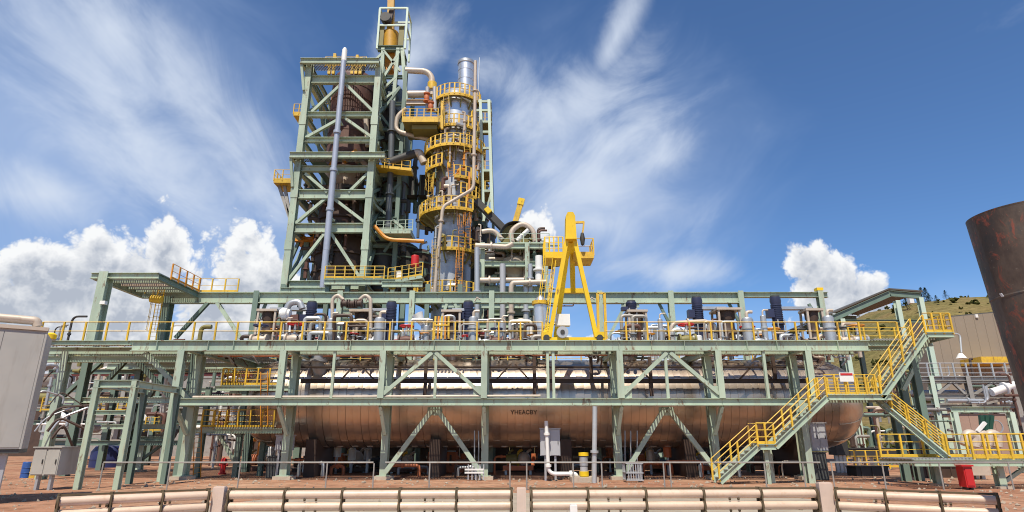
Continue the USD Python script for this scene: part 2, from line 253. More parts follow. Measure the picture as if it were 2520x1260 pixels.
# ------------------------------------------------------------------ mesh builder
def unit(a):
    a = np.asarray(a, float); L = np.linalg.norm(a)
    return a / L if L > 1e-12 else a
def frame(d, up):
    d = unit(d); up = np.asarray(up, float)
    if abs(np.dot(unit(up), d)) > 0.98: up = V(0, 1, 0) if abs(d[1]) < 0.9 else V(1, 0, 0)
    s = unit(np.cross(d, up)); return s, unit(np.cross(s, d))
CUBE_F = [(0, 2, 1), (0, 3, 2), (4, 5, 6), (4, 6, 7), (0, 1, 5), (0, 5, 4), (1, 2, 6), (1, 6, 5), (2, 3, 7), (2, 7, 6), (3, 0, 4), (3, 4, 7)]
class MB:
    def __init__(self): self.v, self.f, self.n, self.round = [], [], 0, False
    def add(self, v, f):
        v = np.asarray(v, float); f = np.asarray(f, int)
        self.v.append(v); self.f.append(f + self.n); self.n += len(v); return self
    def bar(self, p, q, w, h=None, up=(0, 0, 1)):
        p, q = np.asarray(p, float), np.asarray(q, float); h = w if h is None else h
        s, u = frame(q - p, up); s, u = s * w / 2, u * h / 2
        return self.add([p - s - u, p + s - u, p + s + u, p - s + u, q - s - u, q + s - u, q + s + u, q - s + u], CUBE_F)
    def box(self, x0, x1, y0, y1, z0, z1):
        return self.bar(V((x0 + x1) / 2, (y0 + y1) / 2, z0), V((x0 + x1) / 2, (y0 + y1) / 2, z1), abs(x1 - x0), abs(y1 - y0), (0, 1, 0))
    def ibeam(self, p, q, d, w, up=(0, 0, 1), tf=None, tw=None):
        p, q = np.asarray(p, float), np.asarray(q, float)
        tf, tw = tf or max(0.03, d * 0.07), tw or max(0.025, w * 0.08)
        s, u = frame(q - p, up); o = u * (d - tf) / 2
        self.bar(p + o, q + o, w, tf, up); self.bar(p - o, q - o, w, tf, up)
        return self.bar(p, q, tw, d - 2 * tf, up)
    def channel(self, p, q, d, w, side, up=(0, 0, 1)):
        p, q = np.asarray(p, float), np.asarray(q, float)
        s, u = frame(q - p, up); t = 0.03
        if np.dot(s, side) < 0: s = -s
        self.bar(p, q, t, d, up); o = s * (w / 2 + t / 2)
        for k in (-1, 1): self.bar(p + o + u * k * (d - t) / 2, q + o + u * k * (d - t) / 2, w, t, up)
        return self
    def tube(self, pts, r, n=8, bend=0.0, caps=True):
        pts = [np.asarray(p, float) for p in pts]
        if bend > 0 and len(pts) > 2:
            out = [pts[0]]
            for a, b, c in zip(pts, pts[1:], pts[2:]):
                d0, d1 = unit(a - b), unit(c - b)
                k = min(bend, np.linalg.norm(a - b) * 0.48, np.linalg.norm(c - b) * 0.48)
                for t in np.linspace(0, 1, 6): out.append((1 - t) ** 2 * (b + d0 * k) + 2 * t * (1 - t) * b + t * t * (b + d1 * k))
            pts = out + [pts[-1]]
        self.round = True
        rs = r if np.ndim(r) else [r] * len(pts)
        s, u = frame(pts[1] - pts[0], (0, 0, 1)); rings = []
        for i, p in enumerate(pts):
            d = unit(unit(pts[min(i + 1, len(pts) - 1)] - p) + unit(p - pts[max(i - 1, 0)]))
            u = unit(u - d * np.dot(u, d)); s = np.cross(d, u)
            rings.append([p + (s * math.cos(a) + u * math.sin(a)) * rs[i] for a in np.arange(n) / n * 2 * math.pi])
        v = np.array(rings).reshape(-1, 3); f = []
        for i in range(len(pts) - 1):
            for j in range(n):
                a, b, c, d = i * n + j, i * n + (j + 1) % n, (i + 1) * n + (j + 1) % n, (i + 1) * n + j
                f += [(a, c, b), (a, d, c)]
        if caps:
            for base, flip in ((0, 0), ((len(pts) - 1) * n, 1)):
                for j in range(1, n - 1): f.append((base, base + j, base + j + 1) if not flip else (base, base + j + 1, base + j))
        return self.add(v, f)
    def lathe(self, prof, origin, axis=(0, 0, 1), n=24, a0=0.0, a1=None, closed=False):
        """prof: (radius, along) pairs, outer side to the right of the way along; a0, a1 in degrees for a sector."""
        self.round = True
        ax = unit(axis); s, u = frame(ax, (0, 0, 1) if abs(ax[2]) < 0.9 else (0, 1, 0))
        full = a1 is None
        ang = np.radians(np.linspace(a0, a0 + 360 if full else a1, n + 1)); m = len(prof)
        if full: ang = ang[:-1]
        o = np.asarray(origin, float)
        v = [o + ax * z + (s * math.cos(a) + u * math.sin(a)) * r for a in ang for r, z in prof]; f = []
        for i in range(n if full else len(ang) - 1):
            i2 = (i + 1) % len(ang)
            for j in range(m if closed else m - 1):
                j2 = (j + 1) % m
                a, b, c, d = i * m + j, i2 * m + j, i2 * m + j2, i * m + j2
                f += [(a, b, c), (a, c, d)]
        if not full and closed:
            for base, fl in ((0, 1), ((len(ang) - 1) * m, 0)):
                for j in range(1, m - 1): f.append((base, base + j, base + j + 1) if fl else (base, base + j + 1, base + j))
        return self.add(v, f)
    def poly(self, pts2, a, b, axis_u, axis_v, o):
        """prism of a convex outline: points (u, v) in the plane, from offset a to b along u x v."""
        U, W = unit(axis_u), unit(axis_v); N = np.cross(U, W); o = np.asarray(o, float); k = len(pts2)
        v = [o + U * x + W * y + N * t for t in (a, b) for x, y in pts2]; f = []
        for i in range(k): j = (i + 1) % k; f += [(i, j, k + j), (i, k + j, k + i)]
        for i in range(1, k - 1): f += [(0, i + 1, i), (k, k + i, k + i + 1)]
        return self.add(v, f)
    def sphere(self, c, r, n=10):
        s = trimesh.creation.uv_sphere(radius=1.0, count=[n, n]); self.round = True
        return self.add(s.vertices * np.asarray(r, float) + np.asarray(c, float), s.faces)
    def mesh(self, off):
        return trimesh.Trimesh(np.vstack(self.v) - off, np.vstack(self.f), process=False)

# ------------------------------------------------------------------ things and parts
used = {}
def numbered(parent, name):
    k = (parent, name); i = used.get(k, 0); used[k] = i + 1
    return f'{parent}/{name}' if i == 0 else f'{parent}/{name}_{i:03d}'
def tag(prim, label=None, cat=None, group=None, kind=None):
    for key, val in (('label', label), ('category', cat), ('group', group), ('kind', kind)):
        if val: prim.SetCustomDataByKey(key, val)
LABELS = {}
def put_mesh(path, mb, mat, off):
    m = usdkit.mesh(stage, path, mb.mesh(off), M[mat], smooth=38 if mb.round else False)
    return m.GetPrim()
class Part:
    def __init__(self, thing, path): self.thing, self.path = thing, path
    def part(self, name, mb, mat, label=None):
        pth = numbered(self.path, name)
        pr = put_mesh(pth, mb, mat, self.thing.loc)
        if label: tag(pr, label)
        return Part(self.thing, pth)
class Thing(Part):
    def __init__(self, name, label, cat, loc=(0, 0, 0), group=None, kind=None):
        self.loc = np.asarray(loc, float); self.path = numbered('/World', name); self.thing = self
        self.name, self.label, self.cat, self.group = name, label, cat, group
        x = UsdGeom.Xform.Define(stage, self.path); x.AddTranslateOp().Set(Gf.Vec3d(*self.loc)); self.prim = x.GetPrim()
        tag(self.prim, label, cat, group, kind)
    def copy(self, loc, rotz=0.0, label=None, scale=None):
        pth = numbered('/World', self.name)
        x = UsdGeom.Xform.Define(stage, pth); x.AddTranslateOp().Set(Gf.Vec3d(*map(float, loc)))
        if rotz: x.AddRotateZOp().Set(float(rotz))
        if scale: x.AddScaleOp().Set(Gf.Vec3f(*scale))
        p = x.GetPrim(); p.GetReferences().AddInternalReference(Sdf.Path(self.path)); p.SetInstanceable(True)
        tag(p, label or self.label, self.cat, self.group)
        return p
def single(name, label, cat, mb, mat, group=None, kind=None):
    v = np.vstack(mb.v); off = V(*(0.5 * (v.min(0) + v.max(0)))); off[2] = v[:, 2].min()
    pth = numbered('/World', name); pr = put_mesh(pth, mb, mat, off)
    UsdGeom.Xformable(pr).AddTranslateOp().Set(Gf.Vec3d(*off))
    tag(pr, label, cat, group, kind); return pr

POSTS = set()
def handrail(owner, pts, mat='yellow', h=1.1, gap=1.6, r=0.03, toe=True, posts=True, mids=1, pr=0.046):
    """a rail along a way (list of points on the deck): one part holding top, middle and toe rails, with every post a sub-part."""
    pts = [np.asarray(p, float) for p in pts]; up = V(0, 0, 1)
    mb = MB().tube([p + up * h for p in pts], r, 6)
    for k in range(mids): mb.tube([p + up * h * (k + 1) / (mids + 1) for p in pts], r * 0.8, 6)
    if toe:
        for a, b in zip(pts, pts[1:]): mb.bar(a + up * 0.08, b + up * 0.08, 0.015, 0.15)
    hr = owner.part('handrail', mb, mat)
    if posts:
        for i, (a, b) in enumerate(zip(pts, pts[1:])):
            L = np.linalg.norm(b - a); k = max(1, round(L / gap))
            for j in range(k + (1 if i == len(pts) - 2 else 0)):
                p = a + (b - a) * j / k
                key = tuple(np.round(p[:2] / 0.12).astype(int)) + (int(round(p[2] / 0.6)),)
                if any((key[0] + i_, key[1] + j_, key[2] + k_) in POSTS for i_ in (-1, 0, 1) for j_ in (-1, 0, 1) for k_ in (-1, 0, 1)): continue
                POSTS.add(key)
                hr.part('post', MB().bar(p - up * 0.12, p + up * h, pr * 2, pr * 2, (0, 1, 0)), mat)
    return hr
def ladder(owner, p, q, front, w=0.5, mat='yellow', cage=True, name='ladder'):
    p, q = np.asarray(p, float), np.asarray(q, float); d = unit(q - p); f = unit(front); s = np.cross(d, f) * w / 2
    mb = MB().bar(p - s, q - s, 0.06, 0.03).bar(p + s, q + s, 0.06, 0.03)
    L = np.linalg.norm(q - p)
    for t in np.arange(0.3, L, 0.3): mb.tube([p + d * t - s, p + d * t + s], 0.014, 5)
    lad = owner.part(name, mb, mat)
    if cage:
        cg = MB()
        ring = lambda t: [p + d * t + f * (0.36 - 0.36 * math.cos(a)) * 1.05 + unit(s) * 0.38 * math.sin(a) for a in np.linspace(-2.6, 2.6, 9) + math.pi * 0]
        rings = [ring(t) for t in np.arange(2.2, L, 1.0)]
        for rg in rings:
            for a, b in zip(rg, rg[1:]): cg.bar(a, b, 0.05, 0.012)
        if len(rings) > 1:
            for k in range(0, 9, 2): cg.bar(rings[0][k], rings[-1][k], 0.04, 0.012)
        if cg.n: lad.part('safety_cage', cg, mat)
    return lad
def stair_flight(owner, lo, hi, width_dir, w, mat='green', rail='yellow', n=None, hr=(True, True), name='flight'):
    """lo, hi: front stringer's foot and head; width_dir points to the other stringer."""
    lo, hi = np.asarray(lo, float), np.asarray(hi, float); wd = unit(width_dir) * w; up = V(0, 0, 1)
    st = owner.part('stringer', MB().channel(lo, hi, 0.30, 0.09, -wd), mat)
    owner.part('stringer', MB().channel(lo + wd, hi + wd, 0.30, 0.09, wd), mat)
    n = n or max(4, int(round(abs(hi[2] - lo[2]) / 0.2)))
    run = unit(V(hi[0] - lo[0], hi[1] - lo[1], 0))
    for k in range(1, n):
        c = lo + (hi - lo) * k / n
        owner.part('tread', MB().bar(c + wd * 0.03, c + wd * 0.97, 0.25, 0.04), 'galv')
    o = up * 0.15
    if hr[0]: handrail(owner, [lo + o, hi + o], rail, 1.0, 1.2, toe=False, mids=2)
    if hr[1]: handrail(owner, [lo + wd + o, hi + wd + o], rail, 1.0, 1.2, toe=False, mids=2)
def grating(owner, x0, x1, y0, y1, z, mat='grate', step=2.0, name='grating_panel'):
    k = max(1, round((x1 - x0) / step)); dx = (x1 - x0) / k
    for i in range(k):
        mb = MB(); a, b = x0 + i * dx + 0.01, x0 + (i + 1) * dx - 0.01
        m = max(3, int((b - a) / 0.16))
        for j in range(m):
            x = a + (b - a) * (j + 0.5) / m
            mb.box(x - 0.05, x + 0.05, y0, y1, z - 0.04, z)
        for y in (y0 + 0.03, (y0 + y1) / 2, y1 - 0.03): mb.box(a, b, y - 0.02, y + 0.02, z - 0.075, z - 0.042)
        owner.part(name, mb, mat)
X, Y_, Z = V(1, 0, 0), V(0, 1, 0), V(0, 0, 1)
# ------------------------------------------------------------------ ground, road, hills
def terrain():
    xs = np.concatenate([np.linspace(-900, -60, 30), np.linspace(-55, 90, 60), np.linspace(97, 900, 50)])
    ys = np.concatenate([np.linspace(-60, 90, 26), np.linspace(96, 420, 60), np.linspace(440, 1500, 20)])
    gx, gy = np.meshgrid(xs, ys)
    pts = np.stack([gx, gy, gy * 0], -1)
    right = np.clip((gx - 30 - 0.10 * (gy - 120)) / 150, 0, 1); right = right * right * (3 - 2 * right)
    back = np.clip((gy - 100) / 170, 0, 1); back = back * back * (3 - 2 * back)
    rolls = meshkit.fbm(np.stack([gx / 60, gy / 60, gx * 0], -1), 5, 3) - 0.5
    z = back * (1.0 + right * 60 + rolls * (3 + 14 * right))
    far = np.clip((gy - 420) / 600, 0, 1); z = z * (1 - 0.35 * far)
    v = np.stack([gx, gy, z], -1).reshape(-1, 3); f = []
    w = len(xs)
    for j in range(len(ys) - 1):
        for i in range(w - 1):
            a = j * w + i; f += [(a, a + 1, a + w + 1), (a, a + w + 1, a + w)]
    return v, np.array(f), gx, gy
tv, tf, gx, gy = terrain()
hillmask = (tv[tf][:, :, 1].mean(1) > 118)
mb = MB(); mb.add(tv, tf[hillmask]); mb.round = True
single('hills', 'grassy olive brown hillside rising beyond the plant on the right', 'hill', mb, 'hill', kind='structure')
mb = MB(); mb.add(tv, tf[~hillmask])
single('ground', 'bare red brown earth of the plant yard', 'ground', mb, 'earth', kind='structure')
fx, fy = 9000.0, 9000.0
mb = MB(); mb.add([(-fx, -fy, -0.6), (fx, -fy, -0.6), (fx, fy, -0.6), (-fx, fy, -0.6)], [(0, 1, 2), (0, 2, 3)])
single('terrain', 'flat land around the plant out to the horizon', 'terrain', mb, 'hill', kind='structure')
mb = MB(); pts = [(-9.5, 16.2), (0, 14.8), (11, 16.5), (12.5, 24), (10, 28.4), (-8.5, 28.2), (-11, 22)]
mb.add([(x, y, 0.02 + 0.0 * x) for x, y in pts], [(0, i, i + 1) for i in range(1, len(pts) - 1)])
single('road', 'strip of grey gravel road behind the pale pipes', 'road', mb, 'gravel', kind='structure')

# ------------------------------------------------------------------ the long horizontal pressure vessel
VY, VZ, VR = 43.0, 4.72, 2.95
VX0, VX1 = -15.8, 21.2
ves = Thing('autoclave_vessel', 'long horizontal brown metal clad pressure vessel with rounded ends under the green deck', 'pressure vessel', ((VX0 + VX1) / 2, VY, 0))
nb = 74; bw = (VX1 - VX0) / nb
for i in range(nb):
    a = VX0 + i * bw; R = VR + 0.012 * math.sin(i * 2.4)
    mb = MB().lathe([(R - 0.03, 0), (R - 0.03, 0.025), (R, 0.03), (R, bw)], (a, VY, VZ), X, 56)
    for k in range(8):
        t = math.radians(22.5 + 45 * k + (9 if i % 2 else -9))
        c = V(0, -math.cos(t), math.sin(t)) * (R + 0.004)
        mb.bar(V(a + 0.08, VY, VZ) + c, V(a + bw - 0.01, VY, VZ) + c, 0.05, 0.02, c)
    ves.part('cladding_panel', mb, 'clad')
for s, x0 in ((-1, VX0), (1, VX1)):
    prof = [(VR * math.cos(t), 2.75 * math.sin(t)) for t in np.linspace(0, math.pi / 2, 12)]
    hd = ves.part('end_cap', MB().lathe(prof, (x0, VY, VZ), X * s, 48), 'clad')
    for k in range(12):
        t = 2 * math.pi * k / 12; pp = [V(x0 + s * p[1], VY + math.cos(t) * (p[0] + 0.01), VZ + math.sin(t) * (p[0] + 0.01)) for p in prof[:-2]]
        mb = MB()
        for a, b in zip(pp, pp[1:]): mb.bar(a, b, 0.05, 0.03)
        hd.part('seam', mb, 'clad')
for x in (-13.0, -5.0, 3.5, 11.5, 18.8):
    mb = MB().box(x - 0.35, x + 0.35, VY - 2.2, VY + 2.2, 0, 2.3)
    ves.part('saddle', mb, 'dbrown')
tm = meshkit.text_mesh('YHEACBY', 0.26, 0.012, bold=True)
tx = PX(1256, 1017, VY - VR)
t0 = math.asin((PZ(1019, VY - VR) - VZ) / VR)
mb = MB(); vv = np.array(tm.vertices); sc = 1.72 / (vv[:, 0].max() - vv[:, 0].min())
ang = t0 + vv[:, 1] / VR; rad = VR + 0.028 + vv[:, 2]
mb.add(np.stack([tx + vv[:, 0] * sc, VY - np.cos(ang) * rad, VZ + np.sin(ang) * rad], -1), tm.faces)
ves.part('lettering', mb, 'ink')
for i, (x, r) in enumerate([(-13.2, .55), (-9.6, .4), (-4.2, .55), (1.2, .4), (8.3, .55), (14.2, .55), (19.5, .45)]):
    mb = MB().lathe([(r, 0), (r, 0.5), (r * 1.45, 0.5), (r * 1.45, 0.68), (0, 0.68)], (x, VY, VZ + VR - 0.05), Z, 20)
    ves.part('nozzle', mb, 'clad')

# ------------------------------------------------------------------ steel frame and deck over the vessel
YA, YB, YC = 36.0, 38.2, 47.0
ZD, ZDB = PZ(838, YA), PZ(864, YA)
ZM, ZMB = PZ(980, YA), PZ(998, YA)
XA = [-19.66, -13.6, -7.67, -1.64, 6.39, 12.25, 17.6]
fr = Thing('deck_steelwork', 'long sage green steel frame carrying the walkway deck over the brown vessel', 'steel frame', (0, 40, 0))
def ib(owner, name, p, q, d, w, mat='green', up=Z): return owner.part(name, MB().ibeam(p, q, d, w, up), mat)
hb = ZD - ZDB
XL, XR = PX(112, 850, YA), PX(2135, 845, YA)
cuts = [XL + 5.2] + XA + [XR]
for a, b in zip(cuts, cuts[1:]):
    bm = fr.part('edge_beam', MB().ibeam(V(a + .01, YA, (ZD + ZDB) / 2), V(b - .01, YA, (ZD + ZDB) / 2), hb, 0.34), 'green')
    k = max(1, int((b - a) / 2.0))
    for j in range(1, k + 1):
        x = a + (b - a) * j / (k + 1)
        bm.part('stiffener', MB().box(x - .012, x + .012, YA - 0.165, YA - 0.014, ZDB + 0.05, ZD - 0.05), 'green')
fr.part('edge_beam', MB().ibeam(V(XL, YA, PZ(844, YA)), V(XL + 5.18, YA, PZ(844, YA)), PZ(839, YA) - PZ(850, YA), 0.3), 'green')
mcuts = [XA[0]] + XA[1:6] + [PX(2005, 985, YA)]
for a, b in zip(mcuts, mcuts[1:]):
    fr.part('middle_beam', MB().ibeam(V(a + .01, YA, (ZM + ZMB) / 2), V(b - .01, YA, (ZM + ZMB) / 2), ZM - ZMB, 0.3), 'green')
for x in XA:                                             # front posts between the two beams, main columns behind them
    if x == XA[0]:
        fr.part('column', MB().ibeam(V(x, YA, 0.02), V(x, YA, ZDB), 0.42, 0.40, Y_), 'green')
    else:
        fr.part('post', MB().ibeam(V(x, YA, ZM), V(x, YA, ZDB), 0.34, 0.36, Y_), 'green')
    c = fr.part('column', MB().ibeam(V(x, YB, 0.25), V(x, YB, ZDB), 0.62, 0.42, Y_, tf=.04), 'green')
    c.part('base_plate', MB().box(x - .38, x + .38, YB - .42, YB + .42, .2, .25), 'green')
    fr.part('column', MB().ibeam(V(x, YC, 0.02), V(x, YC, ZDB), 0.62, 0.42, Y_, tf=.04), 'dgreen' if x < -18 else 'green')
    fr.part('bracket', MB().bar(V(x, YA + .1, ZMB - .02), V(x, YB - .36, ZMB - 1.55), 0.2, 0.22, Y_), 'green')
    fr.part('cross_beam', MB().ibeam(V(x, YA + .02, ZM - .2), V(x, YB - .3, ZM - .2), .38, .25), 'green')
    for z, y0, y1 in ((ZDB + .3, YA + .18, YC),):
        fr.part('cross_beam', MB().ibeam(V(x, y0, z), V(x, y1, z), .5, .3), 'green')
    single('column_footing', f'tan concrete footing under the {("first", "second", "third", "fourth", "fifth", "sixth", "seventh")[XA.index(x)]} green column from the left', 'footing', MB().bar(V(x, YB, -.05), V(x, YB, .2), 1.05, 1.05, (0, 1, 0)).bar(V(x, YB, .2), V(x, YB, .21), .8, .8, (0, 1, 0)), 'concrete')
def brace(owner, x0, z0, x1, z1, y, d=.24, w=.22, mat='green', name='brace'):
    return owner.part(name, MB().ibeam(V(x0, y, z0), V(x1, y, z1), d, w, Y_), mat)
def bp(owner, a, b, y, d=.24, w=.22, mat='green', name='brace'):      # between two sighted points of the upright plane y
    p, q = P(a[0], a[1], y), P(b[0], b[1], y)
    return brace(owner, p[0], p[2], q[0], q[2], y, d, w, mat, name)
for i in (2, 4):                                         # chevrons of the two braced bays
    a, b = XA[i], XA[i + 1]; m = (a + b) / 2
    brace(fr, a + .15, ZM + .25, m - .1, ZDB - .1, YA); brace(fr, b - .15, ZM + .25, m + .1, ZDB - .1, YA)
    brace(fr, a + .25, .45, m - .1, ZMB - .1, YB - .75, .26, .26); brace(fr, b - .2, .45, m + .1, ZMB - .1, YB - .75, .26, .26)
    fr.part('gusset', MB().box(m - .4, m + .4, YA - .02, YA + .02, ZDB - .45, ZDB), 'green')
    fr.part('gusset', MB().box(m - .45, m + .45, YB - .77, YB - .73, ZMB - .5, ZMB), 'green')
    for s, x in ((1, a), (-1, b)): fr.part('gusset', MB().box(x + s * .1, x + s * .62, YA - .02, YA + .02, ZM, ZM + .7), 'green')
for px_ in (820, 1072, 1348, 1362, 1640, 1884):          # hangers between deck edge and middle beam
    x = PX(px_, 920, YA); fr.part('hanger', MB().ibeam(V(x, YA, ZM), V(x, YA, ZDB), .16, .16, Y_), 'green')
for y in (YB, 46.4, YC, 48.6):                     # long beams of the deck
    fr.part('floor_beam', MB().ibeam(V(XL - 3, y, ZDB + .32), V(XR + .3, y, ZDB + .32), .45, .28), 'green')
ybk = 39.3                                               # shaded service frame in front of the vessel
for py, d in ((904, .12), (938, .26)):
    fr.part('service_beam', MB().ibeam(V(PX(740, py, ybk), ybk, PZ(py, ybk)), V(PX(2010, py, ybk), ybk, PZ(py, ybk)), d, .2), 'dbrown')
for px_ in (1048, 1315, 1455, 1600, 1905):
    x = PX(px_, 910, ybk); fr.part('service_post', MB().ibeam(V(x, ybk, PZ(975 if px_ in (1048, 1315, 1600) else 936, ybk)), V(x, ybk, ZDB + .1), .2, .2, Y_), 'dbrown')
for px_ in (880, 1262, 1560, 1860):
    for s in (-1, 1): bp(fr, (px_ + s * 5, 896), (px_ + s * 42, 936), ybk, .1, .1, 'dbrown', 'service_brace')
# deck gratings: front walkway, strips around the vessel top, back walkway
grating(fr, XL - 1, XR, YA + .18, YB - .3, ZD + .02)
grating(fr, XL + 1, XR, 46.2, 48.7, ZD + .02)
grating(fr, XL - 1, XA[0] + 2, YB + .4, 46.1, ZD + .02)
handrail(fr, [V(XL - .5, YA + .05, ZD + .03), V(PX(1335, 835, YA), YA + .05, ZD + .03)], gap=1.3, toe=False)
handrail(fr, [V(PX(1490, 835, YA), YA + .05, ZD + .03), V(PX(2120, 835, YA), YA + .05, ZD + .03)], gap=1.3, toe=False)
xlk = PX(2292, 832, YA)
fr.part('link_beam', MB().ibeam(V(XR + .02, YA, ZD - .18), V(xlk, YA, ZD - .18), .32, .25), 'green'); fr.part('link_beam', MB().ibeam(V(XR + .02, 37.8, ZD - .18), V(xlk, 37.8, ZD - .18), .32, .25), 'green')
grating(fr, XR + .05, xlk, 35.4, 37.9, ZD + .02)
handrail(fr, [V(PX(2120, 835, YA), YA + .05, ZD + .03), V(PX(2215, 835, YA), YA + .05, ZD + .03)], gap=1.1, toe=False); handrail(fr, [V(XR, 37.85, ZD + .03), V(xlk, 37.85, ZD + .03)], gap=1.1, toe=False)
handrail(fr, [V(XL, 48.6, ZD + .03), V(XR, 48.6, ZD + .03)], gap=2.0)
grating(fr, XA[0] + .3, XA[5] + 4.2, YA + .2, YB - .35, ZM + .01)

# low platforms at the left end of the vessel
lp = Thing('end_platform', 'two tier yellow railed platform on green beams at the left vessel end', 'platform', (PX(600, 1000, 40), 40, 0))
for ptop, x0p, x1p in ((948, 545, 690), (1052, 495, 672)):
    z = PZ(ptop, 40); x0, x1 = PX(x0p, ptop, 40), PX(x1p, ptop, 40)
    for y in (40, 42.2): lp.part('beam', MB().ibeam(V(x0 - .4, y, z - .2), V(x1 + .6, y, z - .2), .32, .2), 'green')
    grating(lp, x0, x1, 39.9, 42.3, z + .02)
    handrail(lp, [V(x0, 42.2, z), V(x0, 40, z), V(x1, 40, z)], gap=.8, mids=2)
    handrail(lp, [V(x0, 42.2, z), V(x1, 42.2, z)], 'orange', gap=.7, mids=2)
for px_ in (592, 500): x = PX(px_, 1060, 40.2); lp.part('column', MB().ibeam(V(x, 40.2, 0.01), V(x, 40.2, PZ(952, 40)), .34, .3, Y_), 'dgreen')
x = PX(660, 1000, 42.2); lp.part('column', MB().ibeam(V(x, 42.1, 0.01), V(x, 42.1, PZ(952, 40)), .3, .3, Y_), 'dgreen')
bp(lp, (540, 1072), (585, 1150), 40.2, .2, .2)
ladder(lp, V(PX(487, 1160, 39.4), 39.4, .02), V(PX(487, 1052, 39.4), 39.4, PZ(1052, 39.4)), V(0, -1, 0), .45, 'orange', cage=False)
ladder(lp, V(PX(650, 1050, 39.8), 39.8, PZ(1050, 40)), V(PX(650, 915, 39.8), 39.8, PZ(915, 40)), V(0, -1, 0), .45, 'orange', cage=False)

# left braces, dark back columns and hoses of the frame
lf = Thing('left_bay', 'dark green braced bay of columns at the left end of the deck', 'steel frame', (-25, 40, 0))
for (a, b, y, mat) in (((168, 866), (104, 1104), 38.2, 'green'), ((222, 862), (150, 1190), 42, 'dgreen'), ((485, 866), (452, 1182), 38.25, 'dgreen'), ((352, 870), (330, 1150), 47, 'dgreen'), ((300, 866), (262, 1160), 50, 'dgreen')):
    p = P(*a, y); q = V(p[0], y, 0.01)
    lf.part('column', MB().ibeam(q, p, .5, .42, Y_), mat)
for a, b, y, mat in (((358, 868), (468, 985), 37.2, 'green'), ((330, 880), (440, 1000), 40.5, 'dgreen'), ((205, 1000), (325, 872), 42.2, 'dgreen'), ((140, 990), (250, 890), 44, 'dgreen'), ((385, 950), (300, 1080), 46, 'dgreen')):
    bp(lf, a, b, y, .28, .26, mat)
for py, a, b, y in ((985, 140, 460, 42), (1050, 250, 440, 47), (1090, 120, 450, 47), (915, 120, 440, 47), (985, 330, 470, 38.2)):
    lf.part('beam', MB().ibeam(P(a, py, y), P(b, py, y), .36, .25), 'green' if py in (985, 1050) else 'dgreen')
lf.part('beam', MB().ibeam(V(XL - 2, 38.2, ZDB - .2), V(XA[0], 38.2, ZDB - .2), .4, .3), 'green')

# ------------------------------------------------------------------ upper girder on posts behind the deck
rg = Thing('upper_girder', 'long green girder on posts above the deck with chevron braces', 'steel frame', (0, YC, ZD))
gz1, gz0 = PZ(720, YC), PZ(747, YC)
gx0, gxm, gx1 = PX(400, 730, YC), PX(1822, 730, YC), PX(2035, 720, YC)
posts = [PX(p, 740, YC) for p in (632, 838, 1015, 1210, 1475, 1650, 1822, 2018)]
xs_ = [gx0] + posts[:-1]
for a, b in zip(xs_, xs_[1:]): rg.part('girder', MB().ibeam(V(a + .16, YC, (gz0 + gz1) / 2), V(b - .16, YC, (gz0 + gz1) / 2), gz1 - gz0, .5, tf=.06), 'green')
rg.part('girder', MB().ibeam(V(posts[-2] + .16, YC, gz1 - .2), V(gx1, YC, gz1 - .2), .42, .4), 'green')
for i, x in enumerate(posts):
    c = rg.part('post', MB().ibeam(V(x, YC - .05, ZD + .05), V(x, YC - .05, gz1 + .1), .5, .42, Y_), 'green' if i else 'dgreen')
    if i in (0, 5, 6, 7): rg.part('bracket', MB().bar(V(x - (.2 if i else -.2), YC + .1, gz0 - 1.6), V(x - (.9 if i else -.7), YC + .1, gz0), .2, .2, Y_), 'dgreen')
for m, (l, r) in ((1110, (1070, 1150)), (1550, (1497, 1590))):
    for s, e in ((-10, l), (10, r)): bp(rg, (m + s, 748), (e, 832), YC - .1, .24, .22)
    rg.part('gusset', MB().box(PX(m - 22, 748, YC), PX(m + 22, 748, YC), YC - .14, YC - .1, gz0 - .35, gz0 + .1), 'green')
for a, b in (((512, 745), (432, 832)), ((535, 745), (592, 832))): bp(rg, a, b, YC - .1, .28, .26, 'green' if a[0] > 520 else 'dgreen')
rg.part('end_stop', MB().box(posts[-1] - .25, posts[-1] + .25, YC - .3, YC + .2, gz1 + .12, gz1 + .35), 'byellow')
for p_ in (1450, 1168, 900): rg.part('lifting_lug', MB().tube([P(p_, 742, YC - .4), P(p_ + 6, 732, YC - .4), P(p_ + 14, 738, YC - .4)], .07, 6), 'beige')

# left roof platform on tall columns
rp = Thing('roof_platform', 'green framed roof platform on a tall leaning column above the left deck', 'platform', (-26, 43, ZD))
yF = 41.2; zr = gz1
fx0, fx1 = PX(226, 674, yF), PX(392, 674, yF)
bx0, bx1 = PX(330, 720, YC), PX(475, 720, YC)
rp.part('front_beam', MB().ibeam(V(fx0, yF, zr - .2), V(fx1, yF, zr - .2), .42, .3), 'green')
rp.part('back_beam', MB().ibeam(V(fx0, YC + .3, zr - .2), V(fx1 + 3, YC + .3, zr - .2), .42, .3), 'green')
for x in (fx0 + .15, fx1 - .15): rp.part('side_beam', MB().ibeam(V(x, yF + .2, zr - .22), V(x, YC + .1, zr - .22), .42, .3), 'dgreen' if x > fx0 + 1 else 'green')
for k in range(1, 6):
    y = yF + (YC - yF) * k / 6; rp.part('joist', MB().bar(V(fx0 + .3, y, zr - .12), V(fx1 - .3, y, zr - .12), .12, .16), 'beige' if k == 3 else 'green')
grating(rp, fx0, fx1, yF, YC + .4, zr + .06, 'grate', 1.1)
xc = PX(262, 680, yF)
c = rp.part('column', MB().ibeam(V(xc, yF, ZD + .05), V(xc, yF, zr + .05), .75, .62, Y_, tf=.05), 'green')
c.part('floodlight', MB().box(xc + .25, xc + .6, yF - .5, yF - .2, PZ(752, yF), PZ(744, yF)), 'white')
xc2 = PX(408, 780, YC)
